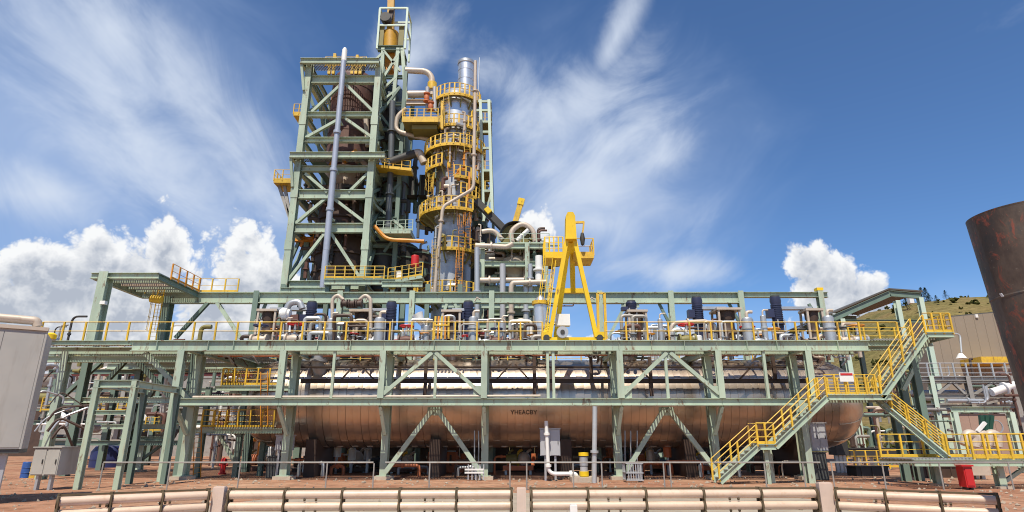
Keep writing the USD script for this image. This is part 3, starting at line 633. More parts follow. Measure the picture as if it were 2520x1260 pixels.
rp.part('column', MB().ibeam(V(xc2, YC, ZD + .05), V(xc2, YC, zr - .4), .8, .6, Y_, tf=.05), 'dgreen')
handrail(rp, [V(fx0 + .4, YC, zr + .05), V(fx1 + 3.0, YC, zr + .05)], 'yellow', 1.1, 1.1, r=.025)
handrail(rp, [V(fx1, yF + 1.5, zr + .05), V(fx1, YC - .2, zr + .05)], 'orange', 1.1, 1.1, r=.025)
lx = PX(382, 800, 45.5)
ladder(rp, V(lx, 45.5, ZD + .05), V(lx, 45.5, zr), V(0, -1, 0), .5, 'yellow')
rp.part('drum', MB().tube([P(372, 735, 45), P(398, 738, 45)], .3, 12), 'yellow')
COLOUR = {'dark': 'black', 'dbrown': 'dark brown', 'dgreen': 'dark green', 'rust': 'rusty brown', 'dull': 'grey', 'duct': 'dark grey', 'beige': 'beige', 'white': 'white', 'rack': 'weathered grey', 'olive': 'olive', 'galv': 'silver grey', 'green': 'sage green', 'orange': 'orange', 'orange2': 'faded orange', 'dgrey': 'charcoal', 'grey': 'mid grey', 'lgrey': 'light grey', 'red': 'red', 'blue': 'navy', 'yellow': 'yellow'}
# ------------------------------------------------------------------ equipment on the deck
def zone(p):
    for a, b in ((745, 'left of the first blue motor'), (832, 'left of the rusty pipe loop'), (930, 'below the rusty pipe loop'), (1015, 'right of the rusty pipe loop'), (1110, 'right of the first tall post'), (1210, 'under the first chevron brace'), (1340, 'left of the yellow crane'), (1600, 'under the chevron right of the crane'), (1720, 'beside the middle right post'), (1850, 'beside the tall motor on open sky'), (1960, 'beside the last tall motor')):
        if p < a: return b
    return 'near the right deck end'
def valve(label, p, s=1.0, wheel='red', body='beige', face=(0, -1, 0), group=None):
    t = Thing('valve', label, 'valve', p, group=group); p = V(*p); f = unit(face)
    t.part('body', MB().lathe([(0, -.28 * s), (.2 * s, -.28 * s), (.2 * s, -.22 * s), (.12 * s, -.2 * s), (.17 * s, 0), (.12 * s, .2 * s), (.2 * s, .22 * s), (.2 * s, .28 * s), (0, .28 * s)], p + Z * .35 * s, X, 14), body)
    t.part('stem', MB().tube([p + Z * .45 * s, p + Z * .85 * s], .045 * s, 8), 'dull')
    w = MB(); ring = [p + Z * .85 * s + V(math.cos(a), math.sin(a), 0) * .24 * s for a in np.linspace(0, 2 * math.pi, 15)]
    w.tube(ring, .03 * s, 6)
    for a in range(3): w.bar(p + Z * .85 * s - V(math.cos(a * 1.05), math.sin(a * 1.05), 0) * .24 * s, p + Z * .85 * s + V(math.cos(a * 1.05), math.sin(a * 1.05), 0) * .24 * s, .03 * s)
    t.part('handwheel', w, wheel)
    t.part('leg', MB().tube([p, p + Z * .2 * s], .06 * s, 8), 'dull')
    return t
def agitator(label, pxc, y, motor_px, motor_top, motor_bot, width=46, top=772):
    x = PX(pxc, 800, y); w = width / 2 * (y * .956 + 1.8) / FPX; zt = PZ(top, y); zb = ZD + .04
    t = Thing('agitator_drive', label, 'agitator', (x, y, zb), group='agitator drives in a row along the deck')
    st = MB()
    for sx in (-1, 1):
        for sy in (-1, 1): st.bar(V(x + sx * w, y + sy * w, zb), V(x + sx * w * .9, y + sy * w * .9, zt), .14, .14, Y_)
    t.part('stand', st, 'beige')
    t.part('top_plate', MB().box(x - w * 1.1, x + w * 1.1, y - w * 1.1, y + w * 1.1, zt, zt + .16), 'beige')
    t.part('seal_housing', MB().lathe([(0, (zt - zb) * .5), (w * .8, (zt - zb) * .5), (w * .8, (zt - zb) * .56), (w * .68, (zt - zb) * .6), (w * .68, (zt - zb) * .8), (w * .8, (zt - zb) * .84), (w * .8, zt - zb - .02), (0, zt - zb - .02)], (x, y, zb), Z, 18), 'dbrown')
    t.part('flange', MB().lathe([(0, 0), (w * 1.0, 0), (w * 1.0, .22), (w * .55, .22), (w * .55, .8), (w * .75, .85), (w * .75, 1.0), (w * .5, 1.05), (w * .5, (zt - zb) * .5 - .01), (0, (zt - zb) * .5 - .01)], (x, y, zb), Z, 18), 'beige')
    mx = PX(motor_px, 780, y); mz0, mz1 = PZ(motor_bot, y), PZ(motor_top, y); r = .39
    t.part('bearing_arm', MB().bar(V(x, y, zt + .26), V(mx, y, zt + .26), .5, .2), 'dull')
    t.part('motor_support', MB().bar(V(mx, y, zb), V(mx, y, mz0), .55, .5, Y_), 'blue')
    prof = [(0, 0), (r * 1.1, 0), (r * 1.1, .1), (r, .1)]
    L = mz1 - mz0
    for k in range(10): a = .15 + (L * .68) * k / 10; prof += [(r, a), (r, a + L * .03), (r * .9, a + L * .035), (r * .9, a + L * .065)]
    prof += [(r, L * .86), (r * .93, L), (0, L)]
    mo = t.part('motor', MB().lathe(prof, (mx, y, mz0), Z, 20), 'blue')
    mo.part('terminal_box', MB().box(mx - r - .35, mx - r + .1, y - .3, y + .2, mz0 + L * .25, mz0 + L * .55), 'blue')
    mo.part('fan_cover', MB().lathe([(r * .8, 0), (r * .8, .12), (0, .16)], (mx, y, mz1), Z, 16), 'dgrey')
    for k in (-1, 1): t.part('conduit', MB().tube([V(mx + k * .25, y - .55, zb), V(mx + k * .25, y - .55, mz0 + .3)], .05, 6), 'galv')
    return t
for a in (('agitator drive with brown housing nearest the left end of the deck', 662, 42.6, 765, 746, 812, 46, 770),
          ('agitator drive below the loop of rusty brown pipes on the girder', 892, 42.6, 962, 746, 800, 52, 772),
          ('agitator drive framed by the chevron brace left of the yellow crane', 1112, 42.6, 1152, 745, 800, 46, 772),
          ('agitator drive just right of the yellow crane under the second chevron', 1566, 42.6, 1555, 744, 772, 46, 772),
          ('agitator drive with tall dark motor standing against open sky mid right', 1788, 42.6, 1718, 734, 800, 56, 768),
          ('agitator drive nearest the right end of the deck by the stair', 2000, 42.6, 1913, 732, 800, 40, 768)): agitator(*a)
def pot(label, px_, top, w, y, mat='dull', cat='pot', name='seal_pot', cap=True):
    x = PX(px_, 800, y); r = w / 2 * (y * .956 + 1.8) / FPX; zb = ZD + .04; H = PZ(top, y) - zb
    t = Thing(name, label, cat, (x, y, zb), group='grey clad pots on the deck')
    t.part('shell', MB().lathe([(0, .3), (r, .35), (r, H - r * .5), (r * .8, H - r * .2), (0, H)], (x, y, zb), Z, 18), mat)
    t.part('flange', MB().lathe([(r, H * .62), (r * 1.18, H * .62), (r * 1.18, H * .67), (r, H * .67)], (x, y, zb), Z, 18), 'galv')
    for k in range(3): a = k * 2.1; t.part('leg', MB().bar(V(x + math.cos(a) * r * .8, y + math.sin(a) * r * .8, zb), V(x + math.cos(a) * r * .8, y + math.sin(a) * r * .8, zb + .4), .1, .1, Y_), 'dull')
    t.part('nozzle', MB().tube([V(x, y, zb + H - .05), V(x, y, zb + H + .35), V(x + .4, y, zb + H + .35)], r * .3, 8, .2), 'beige')
for a in (('slim grey pot left of the first blue motor', 704, 795, 14), ('grey pot between the first motor and the pipe loop', 815, 783, 22), ('grey pot between the pipe loop and the second motor', 934, 780, 26), ('pale pot right of the third motor', 1165, 778, 24),
          ('grey pot left of the green deck post before the crane', 1050, 800, 16), ('slim pot behind the rail left of the yellow crane', 1236, 790, 16), ('grey pot right of the fifth agitator', 1840, 780, 28), ('slender pot beside the last tall motor', 1880, 775, 14), ('grey pot beside the last agitator', 2040, 776, 26), ('slim grey pot between crane and fourth agitator', 1625, 784, 12)):
    pot(a[0], a[1], a[2], a[3], 40.5)
vs = [(640, 40.2), (690, 40.6), (725, 40.2), (790, 40), (870, 40.1), (905, 40.4), (1000, 40.2), (1045, 40.5), (1128, 40.1), (1195, 40.3), (1222, 40.0), (1262, 40.2), (1535, 40.1), (1600, 40.3), (1660, 40.1), (1690, 40.5), (1755, 40), (1865, 40.2), (1955, 40.3), (2080, 40.2), (2110, 40.6)] + [(650 + 33 * k, 41.5 + (k * 7 % 5) * .5) for k in range(21)] + [(1530 + 31 * k, 41.5 + (k * 3 % 5) * .5) for k in range(19)]
for i, (p_, y) in enumerate(vs):
    random.seed(i); s = random.uniform(1.0, 2.1)
    wh, bd = random.choice(['red', 'orange', 'dull', 'blue', 'dark']), random.choice(['beige', 'rack', 'dull', 'rust', 'olive', 'lgrey'])
    size = 'small' if s < 1.3 else 'big' if s > 1.75 else 'medium'
    valve(f'{size} {COLOUR[bd]} valve with {COLOUR[wh]} handwheel {zone(p_)}', V(PX(p_, 820, y), y, ZD + .04), s, wh, bd, group=f'{size} {COLOUR[bd]} valves with {COLOUR[wh]} wheels {zone(p_)}')
random.seed(3)
for i in range(110):                                       # thin pipes rising out of the deck
    p_ = random.choice([random.uniform(640, 1330), random.uniform(640, 1330), random.uniform(1520, 2110)]); y = random.uniform(39.6, 45.5); zb = ZD + .03
    h = random.uniform(.9, 2.6); x = PX(p_, 810, y); dx = random.choice([-1, 1]) * random.uniform(.4, 1.5)
    t = Thing('deck_pipe', 'thin bent pipe rising from the deck among the valves', 'pipe', (x, y, zb), group='thin bent pipes on the deck')
    r = random.uniform(.05, .15); pm = random.choice(['beige', 'beige', 'galv', 'rust', 'dull', 'dbrown', 'rack', 'white'])
    tag(t.prim, f"{'tall' if h > 1.7 else 'low'} {COLOUR[pm]} bent pipe on the deck {zone(p_)}", None, f"{'tall' if h > 1.7 else 'low'} {COLOUR[pm]} pipes {zone(p_)}")
    t.part('run', MB().tube([V(x, y, zb), V(x, y, zb + h), V(x + dx, y, zb + h), V(x + dx, y + .3, zb + h * .5), V(x + dx, y + .3, zb)], r, 8, .25), pm)
    t.part('flange', MB().lathe([(r, 0), (r * 2, 0), (r * 2, .06), (r, .06)], V(x, y, zb + h * .45), Z, 12), 'dull')
# rusty pipe loops on the girder
t = Thing('pipe_loop', 'pair of tall beige pipe bends joined by rusty fittings on the girder', 'pipe', P(868, 830, 41))
for a, b, c in ((818, 845, 1), (912, 885, -1)):
    t.part('bend', MB().tube([P(a, 832, 41), P(a, 735, 41), P((a + b) / 2, 725, 41), P(b, 738, 41)], .13, 10, .5), 'beige')
t.part('manifold', MB().tube([P(842, 740, 41), P(855, 752, 41), P(875, 752, 41), P(890, 738, 41)], .17, 10, .3), 'rust')
for q in (848, 866, 884): t.part('fitting', MB().lathe([(0, -.22), (.3, -.22), (.3, -.14), (.2, -.12), (.22, 0), (.2, .12), (.3, .14), (.3, .22), (0, .22)], P(q, 747, 40.9), X, 14), 'dbrown')
t = Thing('pump_set', 'white and grey pump with rusty bracket near the left deck post', 'pump', P(705, 800, 41))
t.part('casing', MB().lathe([(0, 0), (.3, 0), (.3, .1), (.42, .15), (.42, .5), (.3, .55), (.3, .7), (0, .7)], P(690, 772, 41), X, 16), 'white'); t.part('neck', MB().tube([P(700, 775, 41), P(712, 745, 41), P(738, 742, 41), P(744, 760, 41)], .22, 10, .4), 'dull')
t.part('bracket', MB().bar(P(726, 775, 41), P(726, 832, 41), .5, .3, Y_), 'rust'); t.part('base', MB().bar(P(695, 828, 41), P(735, 828, 41), .8, .3), 'dull')
t = Thing('door_panel', 'orange yellow ladder gate below the chevron brace on the deck', 'gate', P(1088, 828, 39.5))
for k in range(5): t.part('bar', MB().bar(P(1068 + k * 9, 834, 39.5), P(1072 + k * 8, 778, 39.5), .12, .06, Y_), 'orange' if k % 2 else 'yellow')
t.part('frame', MB().bar(P(1068, 800, 39.45), P(1106, 800, 39.45), .06, .1), 'yellow')
t = Thing('white_chute', 'white slanting cone shaped chute beside the green deck post', 'chute', P(1030, 830, 41))
t.part('cone', MB().lathe([(0, 0), (.12, 0), (.42, .95), (0, .95)], P(1042, 803, 41), V(-.5, 0, .9), 14), 'white'); t.part('leg', MB().bar(P(1042, 834, 41), P(1042, 800, 41), .3, .3, Y_), 'dull')
t = Thing('white_drum', 'white drum on the deck left of the dark stacked spools', 'drum', P(1715, 830, 40.5))
t.part('shell', MB().lathe([(0, 0), (.35, 0), (.35, .95), (.3, 1.0), (0, 1.0)], V(PX(1715, 830, 40.5), 40.5, ZD + .03), Z, 16), 'white'); t.part('hoop', MB().lathe([(.35, .5), (.37, .52), (.35, .54)], V(PX(1715, 830, 40.5), 40.5, ZD + .03), Z, 16), 'white')
t = Thing('beige_pipe', 'thick horizontal beige pipe crossing right of the green post', 'pipe', P(1680, 790, 41))
t.part('run', MB().tube([P(1650, 830, 41), P(1654, 795, 41), P(1745, 790, 41), P(1750, 830, 41)], .15, 10, .4), 'beige'); t.part('flange', MB().lathe([(.15, 0), (.26, 0), (.26, .1), (.15, .1)], P(1690, 792.5, 41), X, 14), 'beige')

# pipes slung under the deck edge and along the vessel
def pipe(name, label, pts, r, mat, group=None, bend=.4, flanges=(), n=10, cat='pipe'):
    if group:
        w = COLOUR[mat]; size = 'thin' if r < .07 else 'thick' if r > .15 else 'medium'; way = np.abs(np.asarray(pts[1], float) - np.asarray(pts[0], float)); way = 'upright' if way[2] > max(way[0], way[1]) else 'level'
        label = f'{size} {way} {w} {label}'; group = f'{size} {way} {w} {group}'
    t = Thing(name, label, cat, pts[0], group=group)
    t.part('run', MB().tube(pts, r, n, bend), mat)
    for fl in flanges:
        i, k = fl; a, b = V(*pts[i]), V(*pts[i + 1])
        t.part('flange', MB().lathe([(r, -.07), (r * 1.6, -.07), (r * 1.6, .07), (r, .07)], a + (b - a) * k, b - a, 14), mat)
    return t
for i, (py, y, r, mat, lab) in enumerate(((870, 39.6, .10, 'beige', 'upper beige pipe'), (874, 40.4, .08, 'orange2', 'faded orange pipe'), (868, 40.8, .09, 'dull', 'grey pipe'))):
    pipe('slung_pipe', f'{lab} slung under the deck along the vessel top', [P(480, py + 2, y), P(1240, py, y), P(2050, py - 3, y)], r, mat, 'pipes slung under the deck', 0, ((0, .3), (0, .62), (1, .25), (1, .7)))
pipe('walkway_pipe', 'pinkish beige pipe lying along the middle beam', [P(475, 977, YA), P(900, 976, YA), P(1330, 974, YA)], .07, 'beige', None, 0)
random.seed(11)
for i in range(34):
    p_ = random.uniform(480, 2060); y = random.uniform(39.6, 41.5)
    if 1180 < p_ < 1230: continue
    py = random.uniform(866, 880); x = PX(p_, py, y); z = PZ(py, y); L = random.uniform(.4, 2.0); dz = random.uniform(.15, .5)
    pipe('branch_pipe', 'branch pipe hanging in the shade under the deck', [V(x, y, z + .3), V(x, y, z - dz * .2), V(x + L, y, z - dz * .2), V(x + L, y + .5, z - dz), V(x + L, y + .9, z - dz * 1.3)], random.uniform(.03, .08), random.choice(['dbrown', 'rust', 'beige', 'dull', 'dgreen', 'dbrown']), 'branch pipes under the deck', .25, ((1, .5),), 8)
t = Thing('elbow_pipe', 'large grey elbow pipe under the deck near the left columns', 'pipe', P(790, 880, 40.5))
t.part('run', MB().tube([P(782, 866, 40.5), P(782, 905, 40.5), P(800, 930, 41.5)], .42, 14, .5), 'dull'); t.part('flange', MB().lathe([(.4, -.08), (.62, -.08), (.62, .08), (.4, .08)], P(782, 888, 40.5), Z, 16), 'dull')
for px_, mat, lab in ((1462, 'galv', 'tall galvanised pole in front of the vessel middle'),):
    pipe('pole', lab, [V(PX(px_, 1190, 35.2), 35.2, 0.0), V(PX(px_ + 2, 1000, 35.2), 35.2, PZ(1000, 35.2))], .14, mat, None, 0, ((0, .4),))
for i, px_ in enumerate((1538, 1552, 1568, 1168, 1178, 1186, 1200)):
    pipe('conduit', 'conduit dropping from the vessel side to the ground', [V(PX(px_, 1180, 38.8), 38.8, 0), V(PX(px_, 1060, 38.8), 38.8, PZ(1060, 38.8))], .045, 'dull', 'conduits below the vessel', 0, (), 6)

# ------------------------------------------------------------------ front right stair tower
sy0, sw = 34.0, 1.15
S = lambda a, b, y=sy0: P(a, b, y)
st = Thing('stair_tower', 'green and yellow switchback stair climbing to the right end of the deck', 'stair', (PX(1900, 1190, sy0), sy0, 0))
A0, A1, B0, B1 = S(1772, 1188), S(1866, 1100), S(1908, 1098), S(2036, 978)
C0, C1, D0, D1 = S(2150, 976), S(2168, 962), S(2279, 824), S(2346, 822)
A0[2] = .12; B0[2] = A1[2]; C0[2] = B1[2]; C1[2] = B1[2]; D1[2] = D0[2]
stair_flight(st, A0, A1, Y_, sw); stair_flight(st, B0, B1, Y_, sw); stair_flight(st, C1, D0, Y_, sw)
def landing(a, b, y0, y1, rails):
    z = a[2]
    st.part('landing_frame', MB().channel(V(a[0], y0, z), V(b[0], y0, z), .3, .09, -Y_).channel(V(a[0], y1, z), V(b[0], y1, z), .3, .09, Y_).bar(V(b[0], y0 + .05, z), V(b[0], y1 - .05, z), .08, .3), 'green')
    grating(st, min(a[0], b[0]), max(a[0], b[0]), y0 + .05, y1 - .05, z + .2)
    for r in rails: handrail(st, [V(*q) + Z * .15 for q in r], 'yellow', 1.1, .55, mids=2)
z = A1[2]; landing(A1, B0, sy0, sy0 + sw, ([(A1[0], sy0, z), (B0[0], sy0, z)], [(A1[0], sy0 + sw, z), (B0[0], sy0 + sw, z)]))
z = B1[2]; xr = C1[0] + .5; landing(B1, V(xr, sy0, z), sy0, sy0 + sw + 1, ([(B1[0], sy0 + sw + .9, z), (xr, sy0 + sw + .9, z)], [(B1[0], sy0 + .06, z), (C1[0] - .2, sy0 + .06, z)]))
z = D0[2]; landing(D0, D1, sy0, sy0 + sw + .9, ([(D0[0], sy0, z), (D1[0], sy0, z), (D1[0], sy0 + sw + .8, z)],))
sgn = st.part('sign_board', MB().bar(S(2066, 928, sy0 - .06), S(2100, 928, sy0 - .06), .03, .5), 'white')
sgn.part('red_band', MB().bar(S(2068, 921, sy0 - .085), S(2098, 921, sy0 - .085), .012, .12), 'red')
for a, y in (((1883, 1106), sy0 + .3), ((1893, 1106), sy0 + sw - .1), ):
    q = P(a[0], a[1], y); st.part('column', MB().ibeam(V(q[0], y, 0), q, .2, .2, Y_), 'green')
for a, y, mt in (((1968, 985), 35.0, 'green'), ((2212, 905), 37.0, 'dgreen'), ((2242, 870), 35.6, 'dgreen'), ((2196, 985), 36.5, 'dgreen')):
    q = P(a[0], a[1], y); st.part('column', MB().ibeam(V(q[0], y, 0), q, .42, .36, Y_), mt)
bp(st, (2222, 960), (2285, 832), 35.5, .2, .2)
for a in ((2240, 870), (2204, 890)): pass
gl = st.part('lamp_bracket', MB().tube([D1 + V(.0, .1, .1), D1 + V(.45, .1, .05), P(2366, 868, sy0)], .05, 8, .3), 'galv')
gl.part('lamp_shade', MB().lathe([(.04, .3), (.1, .28), (.27, 0), (.24, 0), (.05, .22)], P(2366, 882, sy0), Z, 18), 'white')
# the flight down to the low platform on the right
E0, E1 = P(2156, 980, 35.0), P(2336, 1124, 31.6)
zp = 1.36; E1[2] = zp
stair_flight(st, E1, E0, unit(V(.5, 1, 0)), 1.1)
pf = Thing('low_platform', 'low yellow railed platform on green posts at the right edge', 'platform', (20, 32, 0))
px0, px1 = PX(2248, 1130, 31.5), PX(2540, 1130, 31.5) + 4
for y in (30.6, 33.4): pf.part('edge_beam', MB().ibeam(V(px0 - .6, y, zp - .17), V(px1, y, zp - .17), .3, .2), 'green')
grating(pf, px0 - .6, px1, 30.7, 33.3, zp + .03)
handrail(pf, [V(px0 + 2.4, 30.65, zp + .03), V(px1, 30.65, zp + .03)], 'yellow', 1.15, .65, mids=2)
handrail(pf, [V(px0 - .5, 33.35, zp + .03), V(px1, 33.35, zp + .03)], 'yellow', 1.15, 1.1, mids=2)
for a, b in ((2452, 31.0), (2300, 33), (2540, 31)):
    x = PX(a, 1140, b); c = pf.part('column', MB().ibeam(V(x, b, .1), V(x, b, zp - .32), .36, .34, Y_), 'green'); c.part('pedestal', MB().box(x - .3, x + .3, b - .3, b + .3, 0, .12), 'concrete')
bp(pf, (2462, 1192), (2530, 1145), 31, .16, .16)

# ------------------------------------------------------------------ yellow A frame crane on the deck
cr = Thing('gantry_crane', 'bright yellow A frame gantry crane standing on the deck', 'crane', P(1410, 830, 38))
y1, y2 = 37.2, 41.5
apex = P(1403, 548, y1); L0, R0 = P(1352, 828, y1), P(1468, 828, y1); L0[2] = R0[2] = ZD + .35
cr.part('leg', MB().bar(L0, apex + V(-.2, 0, -.9), .26, .3, Y_), 'byellow'); cr.part('leg', MB().bar(R0, apex + V(.2, 0, -.9), .26, .3, Y_), 'byellow')
cr.part('head', MB().poly([(-.36, -1.25), (.36, -1.25), (.3, .35), (.18, .6), (-.18, .6), (-.3, .35)], -.4, .4, X, Z, apex), 'byellow')
cr.part('sill_beam', MB().bar(P(1336, 829, y1) * V(1, 1, 0) + Z * (ZD + .2), P(1486, 829, y1) * V(1, 1, 0) + Z * (ZD + .2), .4, .34), 'byellow')
for a, m in ((1344, -1), (1474, 1)): x = PX(a, 829, y1); cr.part('bogie', MB().box(x - .3, x + .3, y1 - .25, y1 + .25, ZD + .37, ZD + .7), 'byellow').part('wheel', MB().lathe([(0, -.1), (.2, -.1), (.2, .1), (0, .1)], V(x, y1 - .32, ZD + .3), Y_, 14), 'dark')
apr = P(1378, 700, y2); apr2 = P(1394, 620, y2)
cr.part('back_leg', MB().bar(P(1368, 828, y2), apex + V(-.1, .4, -1.2), .32, .3, Y_), 'byellow'); cr.part('back_leg', MB().bar(P(1410, 715, 42), apex + V(.1, .4, -1.2), .3, .3, Y_), 'byellow')
cr.part('side_rail', MB().bar(V(L0[0] - .35, y1, ZD + .4), P(1350, 800, y2), .3, .3, Y_), 'byellow')
cr.part('side_rail', MB().bar(P(1382, 716, 42), P(1445, 716, 42), .3, .34), 'byellow')
zc = PZ(632, 39); xl0, xl1, xr1 = PX(1340, 632, 39), PX(1384, 632, 39), PX(1458, 632, 39)
pl = cr.part('upper_platform', MB().box(xl0, xl1, 38.3, 40.2, zc - .3, zc), 'byellow')
cr.part('upper_platform', MB().box(PX(1408, 632, 39), xr1, 38.3, 40.2, zc - .3, zc), 'yellow')
handrail(cr, [V(xl0, 38.35, zc), V(xl1, 38.35, zc)], 'byellow', 1.2, .3, mids=2, pr=.045); handrail(cr, [V(xl0, 38.35, zc), V(xl0, 40.1, zc)], 'byellow', 1.2, .6, mids=2)
handrail(cr, [V(PX(1410, 632, 39), 38.35, zc), V(xr1, 38.35, zc), V(xr1, 40.1, zc)], 'yellow', 1.1, .9, mids=1)
ladder(cr, P(1342, 826, 38.6), P(1366, 632, 38.6), V(-1, -.3, 0), .45, 'byellow')
cr.part('hoist_arm', MB().bar(P(1408, 548, 38), P(1438, 547, 38), .14, .14).bar(P(1437, 547, 38), P(1432, 590, 38), .1, .16, Y_), 'yellow')
cr.part('hook_block', MB().lathe([(0, 0), (.12, .1), (.18, .5), (.1, .9), (0, .95)], P(1434, 605, 38), Z, 12), 'dark')
cr.part('control_box', MB().box(PX(1368, 780, y1 + .5), PX(1402, 780, y1 + .5), y1 + .3, y1 + .9, PZ(802, y1 + .5), PZ(774, y1 + .5)), 'white')
dr = cr.part('cable_reel', MB().lathe([(0, -.1), (.36, -.1), (.36, -.05), (.26, -.05), (.26, .1), (.36, .1), (.36, .15), (0, .15)], P(1384, 818, y1 - .3), -Y_, 20), 'lgrey')
dr.part('hub', MB().lathe([(0, 0), (.14, 0), (.14, .2), (0, .2)], P(1384, 818, y1 - .3), -Y_, 12), 'dark')
cr.part('gate_post', MB().bar(P(1473, 835, 37.5), P(1470, 722, 37.5), .16, .16, Y_).bar(P(1492, 835, 37.5), P(1487, 722, 37.5), .16, .16, Y_).bar(P(1470, 722, 37.5), P(1487, 722, 37.5), .16, .1), 'yellow')
# ------------------------------------------------------------------ tall framed tower
TY0, TY1 = 55.0, 63.0
TXL, TXR = PX(702, 700, TY0), PX(894, 690, TY0)
tz = lambda py: PZ(py, TY0)
tw = Thing('process_tower', 'tall sage green braced steel tower around a rusty vessel', 'tower', ((TXL + TXR) / 2, 59, 0))
ZT = tz(165)
for y in (TY0, TY1):
    for x in (TXL, TXR):
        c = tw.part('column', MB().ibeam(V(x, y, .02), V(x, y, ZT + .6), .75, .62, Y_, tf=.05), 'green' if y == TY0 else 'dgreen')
        for py in ((300, 478, 605) if y == TY0 else ()): c.part('splice_plate', MB().box(x - .36, x + .36, y - .42, y - .38, tz(py) - .5, tz(py) + .5), 'green')
levels = [(197, .9, 1), (283, .55, 1), (345, .5, 1), (416, .6, 1), (479, .95, 1), (562, .95, 1), (703, .9, 1)]
for py, d, _ in levels:
    z = tz(py)
    tw.part('beam', MB().ibeam(V(TXL + .38, TY0, z), V(TXR - .38, TY0, z), d, .5), 'green')
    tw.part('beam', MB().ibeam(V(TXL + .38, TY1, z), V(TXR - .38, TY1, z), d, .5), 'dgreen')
    for x in (TXL, TXR): tw.part('side_beam', MB().ibeam(V(x, TY0 + .4, z), V(x, TY1 - .4, z), d * .8, .4), 'green')
for py, x0p, x1p in ((163, 738, 932), (392, 712, 946)):
    z = tz(py); a, b = PX(x0p, py, TY0 - .9), PX(x1p, py, TY0 - .9)
    tw.part('outrigger_beam', MB().ibeam(V(a, TY0 - .9, z), V(b, TY0 - .9, z), .6, .35), 'green')
    for x in (a + .1, TXL, TXR): tw.part('cantilever', MB().ibeam(V(x, TY0 - .7, z), V(x, TY1, z), .5, .3), 'green')
    for x in (a + .1,): tw.part('strut', MB().bar(V(x, TY0 - .8, z - .25), V(TXL - .2, TY0 - .45, z - 3.2), .25, .25, Y_), 'green'); tw.part('strut', MB().bar(V(x + .2, TY1 - 1, z - .25), V(TXL - .2, TY1 - 1, z - 3.2), .25, .25, Y_), 'dgreen')
    grating(tw, a + .1, b, TY0 - .7, TY0 + 1.2, z + .35)
def bpt(a, b, y=TY0, d=.32, mat='green'): bp(tw, a, b, y, d, .28, mat)
for a, b in (((838, 210), (768, 276)), ((853, 210), (920, 276)), ((838, 292), (752, 340)), ((850, 292), (915, 338)), ((752, 428), (806, 474)), ((905, 428), (858, 474)), ((803, 488), (728, 550)), ((820, 488), (896, 546)), ((800, 574), (708, 692)), ((815, 574), (890, 690))): bpt(a, b)
for py0, py1 in ((200, 283), (283, 345), (416, 479), (479, 562), (562, 703)):       # side and back faces
    z0, z1 = tz(py1), tz(py0); ym = (TY0 + TY1) / 2
    for x in (TXL, TXR):
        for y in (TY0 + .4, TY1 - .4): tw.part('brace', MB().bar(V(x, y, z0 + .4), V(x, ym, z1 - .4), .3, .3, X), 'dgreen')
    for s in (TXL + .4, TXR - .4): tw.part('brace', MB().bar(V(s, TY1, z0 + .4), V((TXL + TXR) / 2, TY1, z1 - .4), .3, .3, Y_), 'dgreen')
for py in (392, 479, 562, 703):                                                     # floors that shade the inside
    z = tz(py) + .5; k = 4
    for i in range(k):
        a = TXL + .5 + (TXR - TXL - 1) * i / k; b = TXL + .5 + (TXR - TXL - 1) * (i + 1) / k
        if i in (0, 3) or py == 703: tw.part('floor_plate', MB().box(a + .02, b - .02, TY0 + .6, TY1 - .4, z, z + .08), 'dgreen')
        else:
            tw.part('floor_plate', MB().box(a + .02, b - .02, TY0 + .6, TY0 + 1.6, z, z + .08), 'dgreen'); tw.part('floor_plate', MB().box(a + .02, b - .02, TY1 - 1.6, TY1 - .4, z, z + .08), 'dgreen')
for y0, y1 in ((TY0 - .3, TY0 - .3),):
    handrail(tw, [V(TXL + 1.5, TY0 + .2, ZT + .3), V(TXR - 1.5, TY0 + .2, ZT + .3)], 'yellow', 1.1, 1.1)
    handrail(tw, [V(TXL - 1.2, TY1, ZT + .4), V(TXR, TY1, ZT + .4)], 'orange', 1.1, 1.1)
zl = PZ(690, 53.5); lx0, lx1 = PX(806, 690, 53.5), PX(950, 690, 53.5)
tw.part('low_landing', MB().box(lx0, lx1, 52.6, 54.5, zl - .12, zl), 'dgreen'); tw.part('landing_beam', MB().ibeam(V(lx0, 52.6, zl - .4), V(lx1 + 1, 52.6, zl - .4), .5, .3), 'green')
handrail(tw, [V(lx0, 52.6, zl), V(lx1, 52.6, zl)], 'yellow', 1.1, .9, mids=2)
zl2 = tz(700) + .5; handrail(tw, [V(TXL + .4, TY1 - 2, zl2), V(TXL + 4, TY1 - 2, zl2)], 'orange', 1.2, .8, mids=2)
zb = PZ(590, 58); xb0, xb1 = PX(728, 590, 58), PX(775, 590, 58)
tw.part('bay_platform', MB().box(xb0, xb1, 57.5, 59.5, zb - .3, zb), 'orange'); handrail(tw, [V(xb0, 57.5, zb), V(xb1, 57.5, zb)], 'orange', 1.1, .8, mids=2)
tw.part('bay_strut', MB().bar(V(xb0 + .3, 58, zb - .3), P(705, 665, 58), .3, .3, Y_), 'dgreen'); tw.part('bay_post', MB().bar(V((xb0 + xb1) / 2 + .2, 58, zb - .3), V((xb0 + xb1) / 2 + .2, 58, ZD + 2), .5, .4, Y_), 'dgreen')
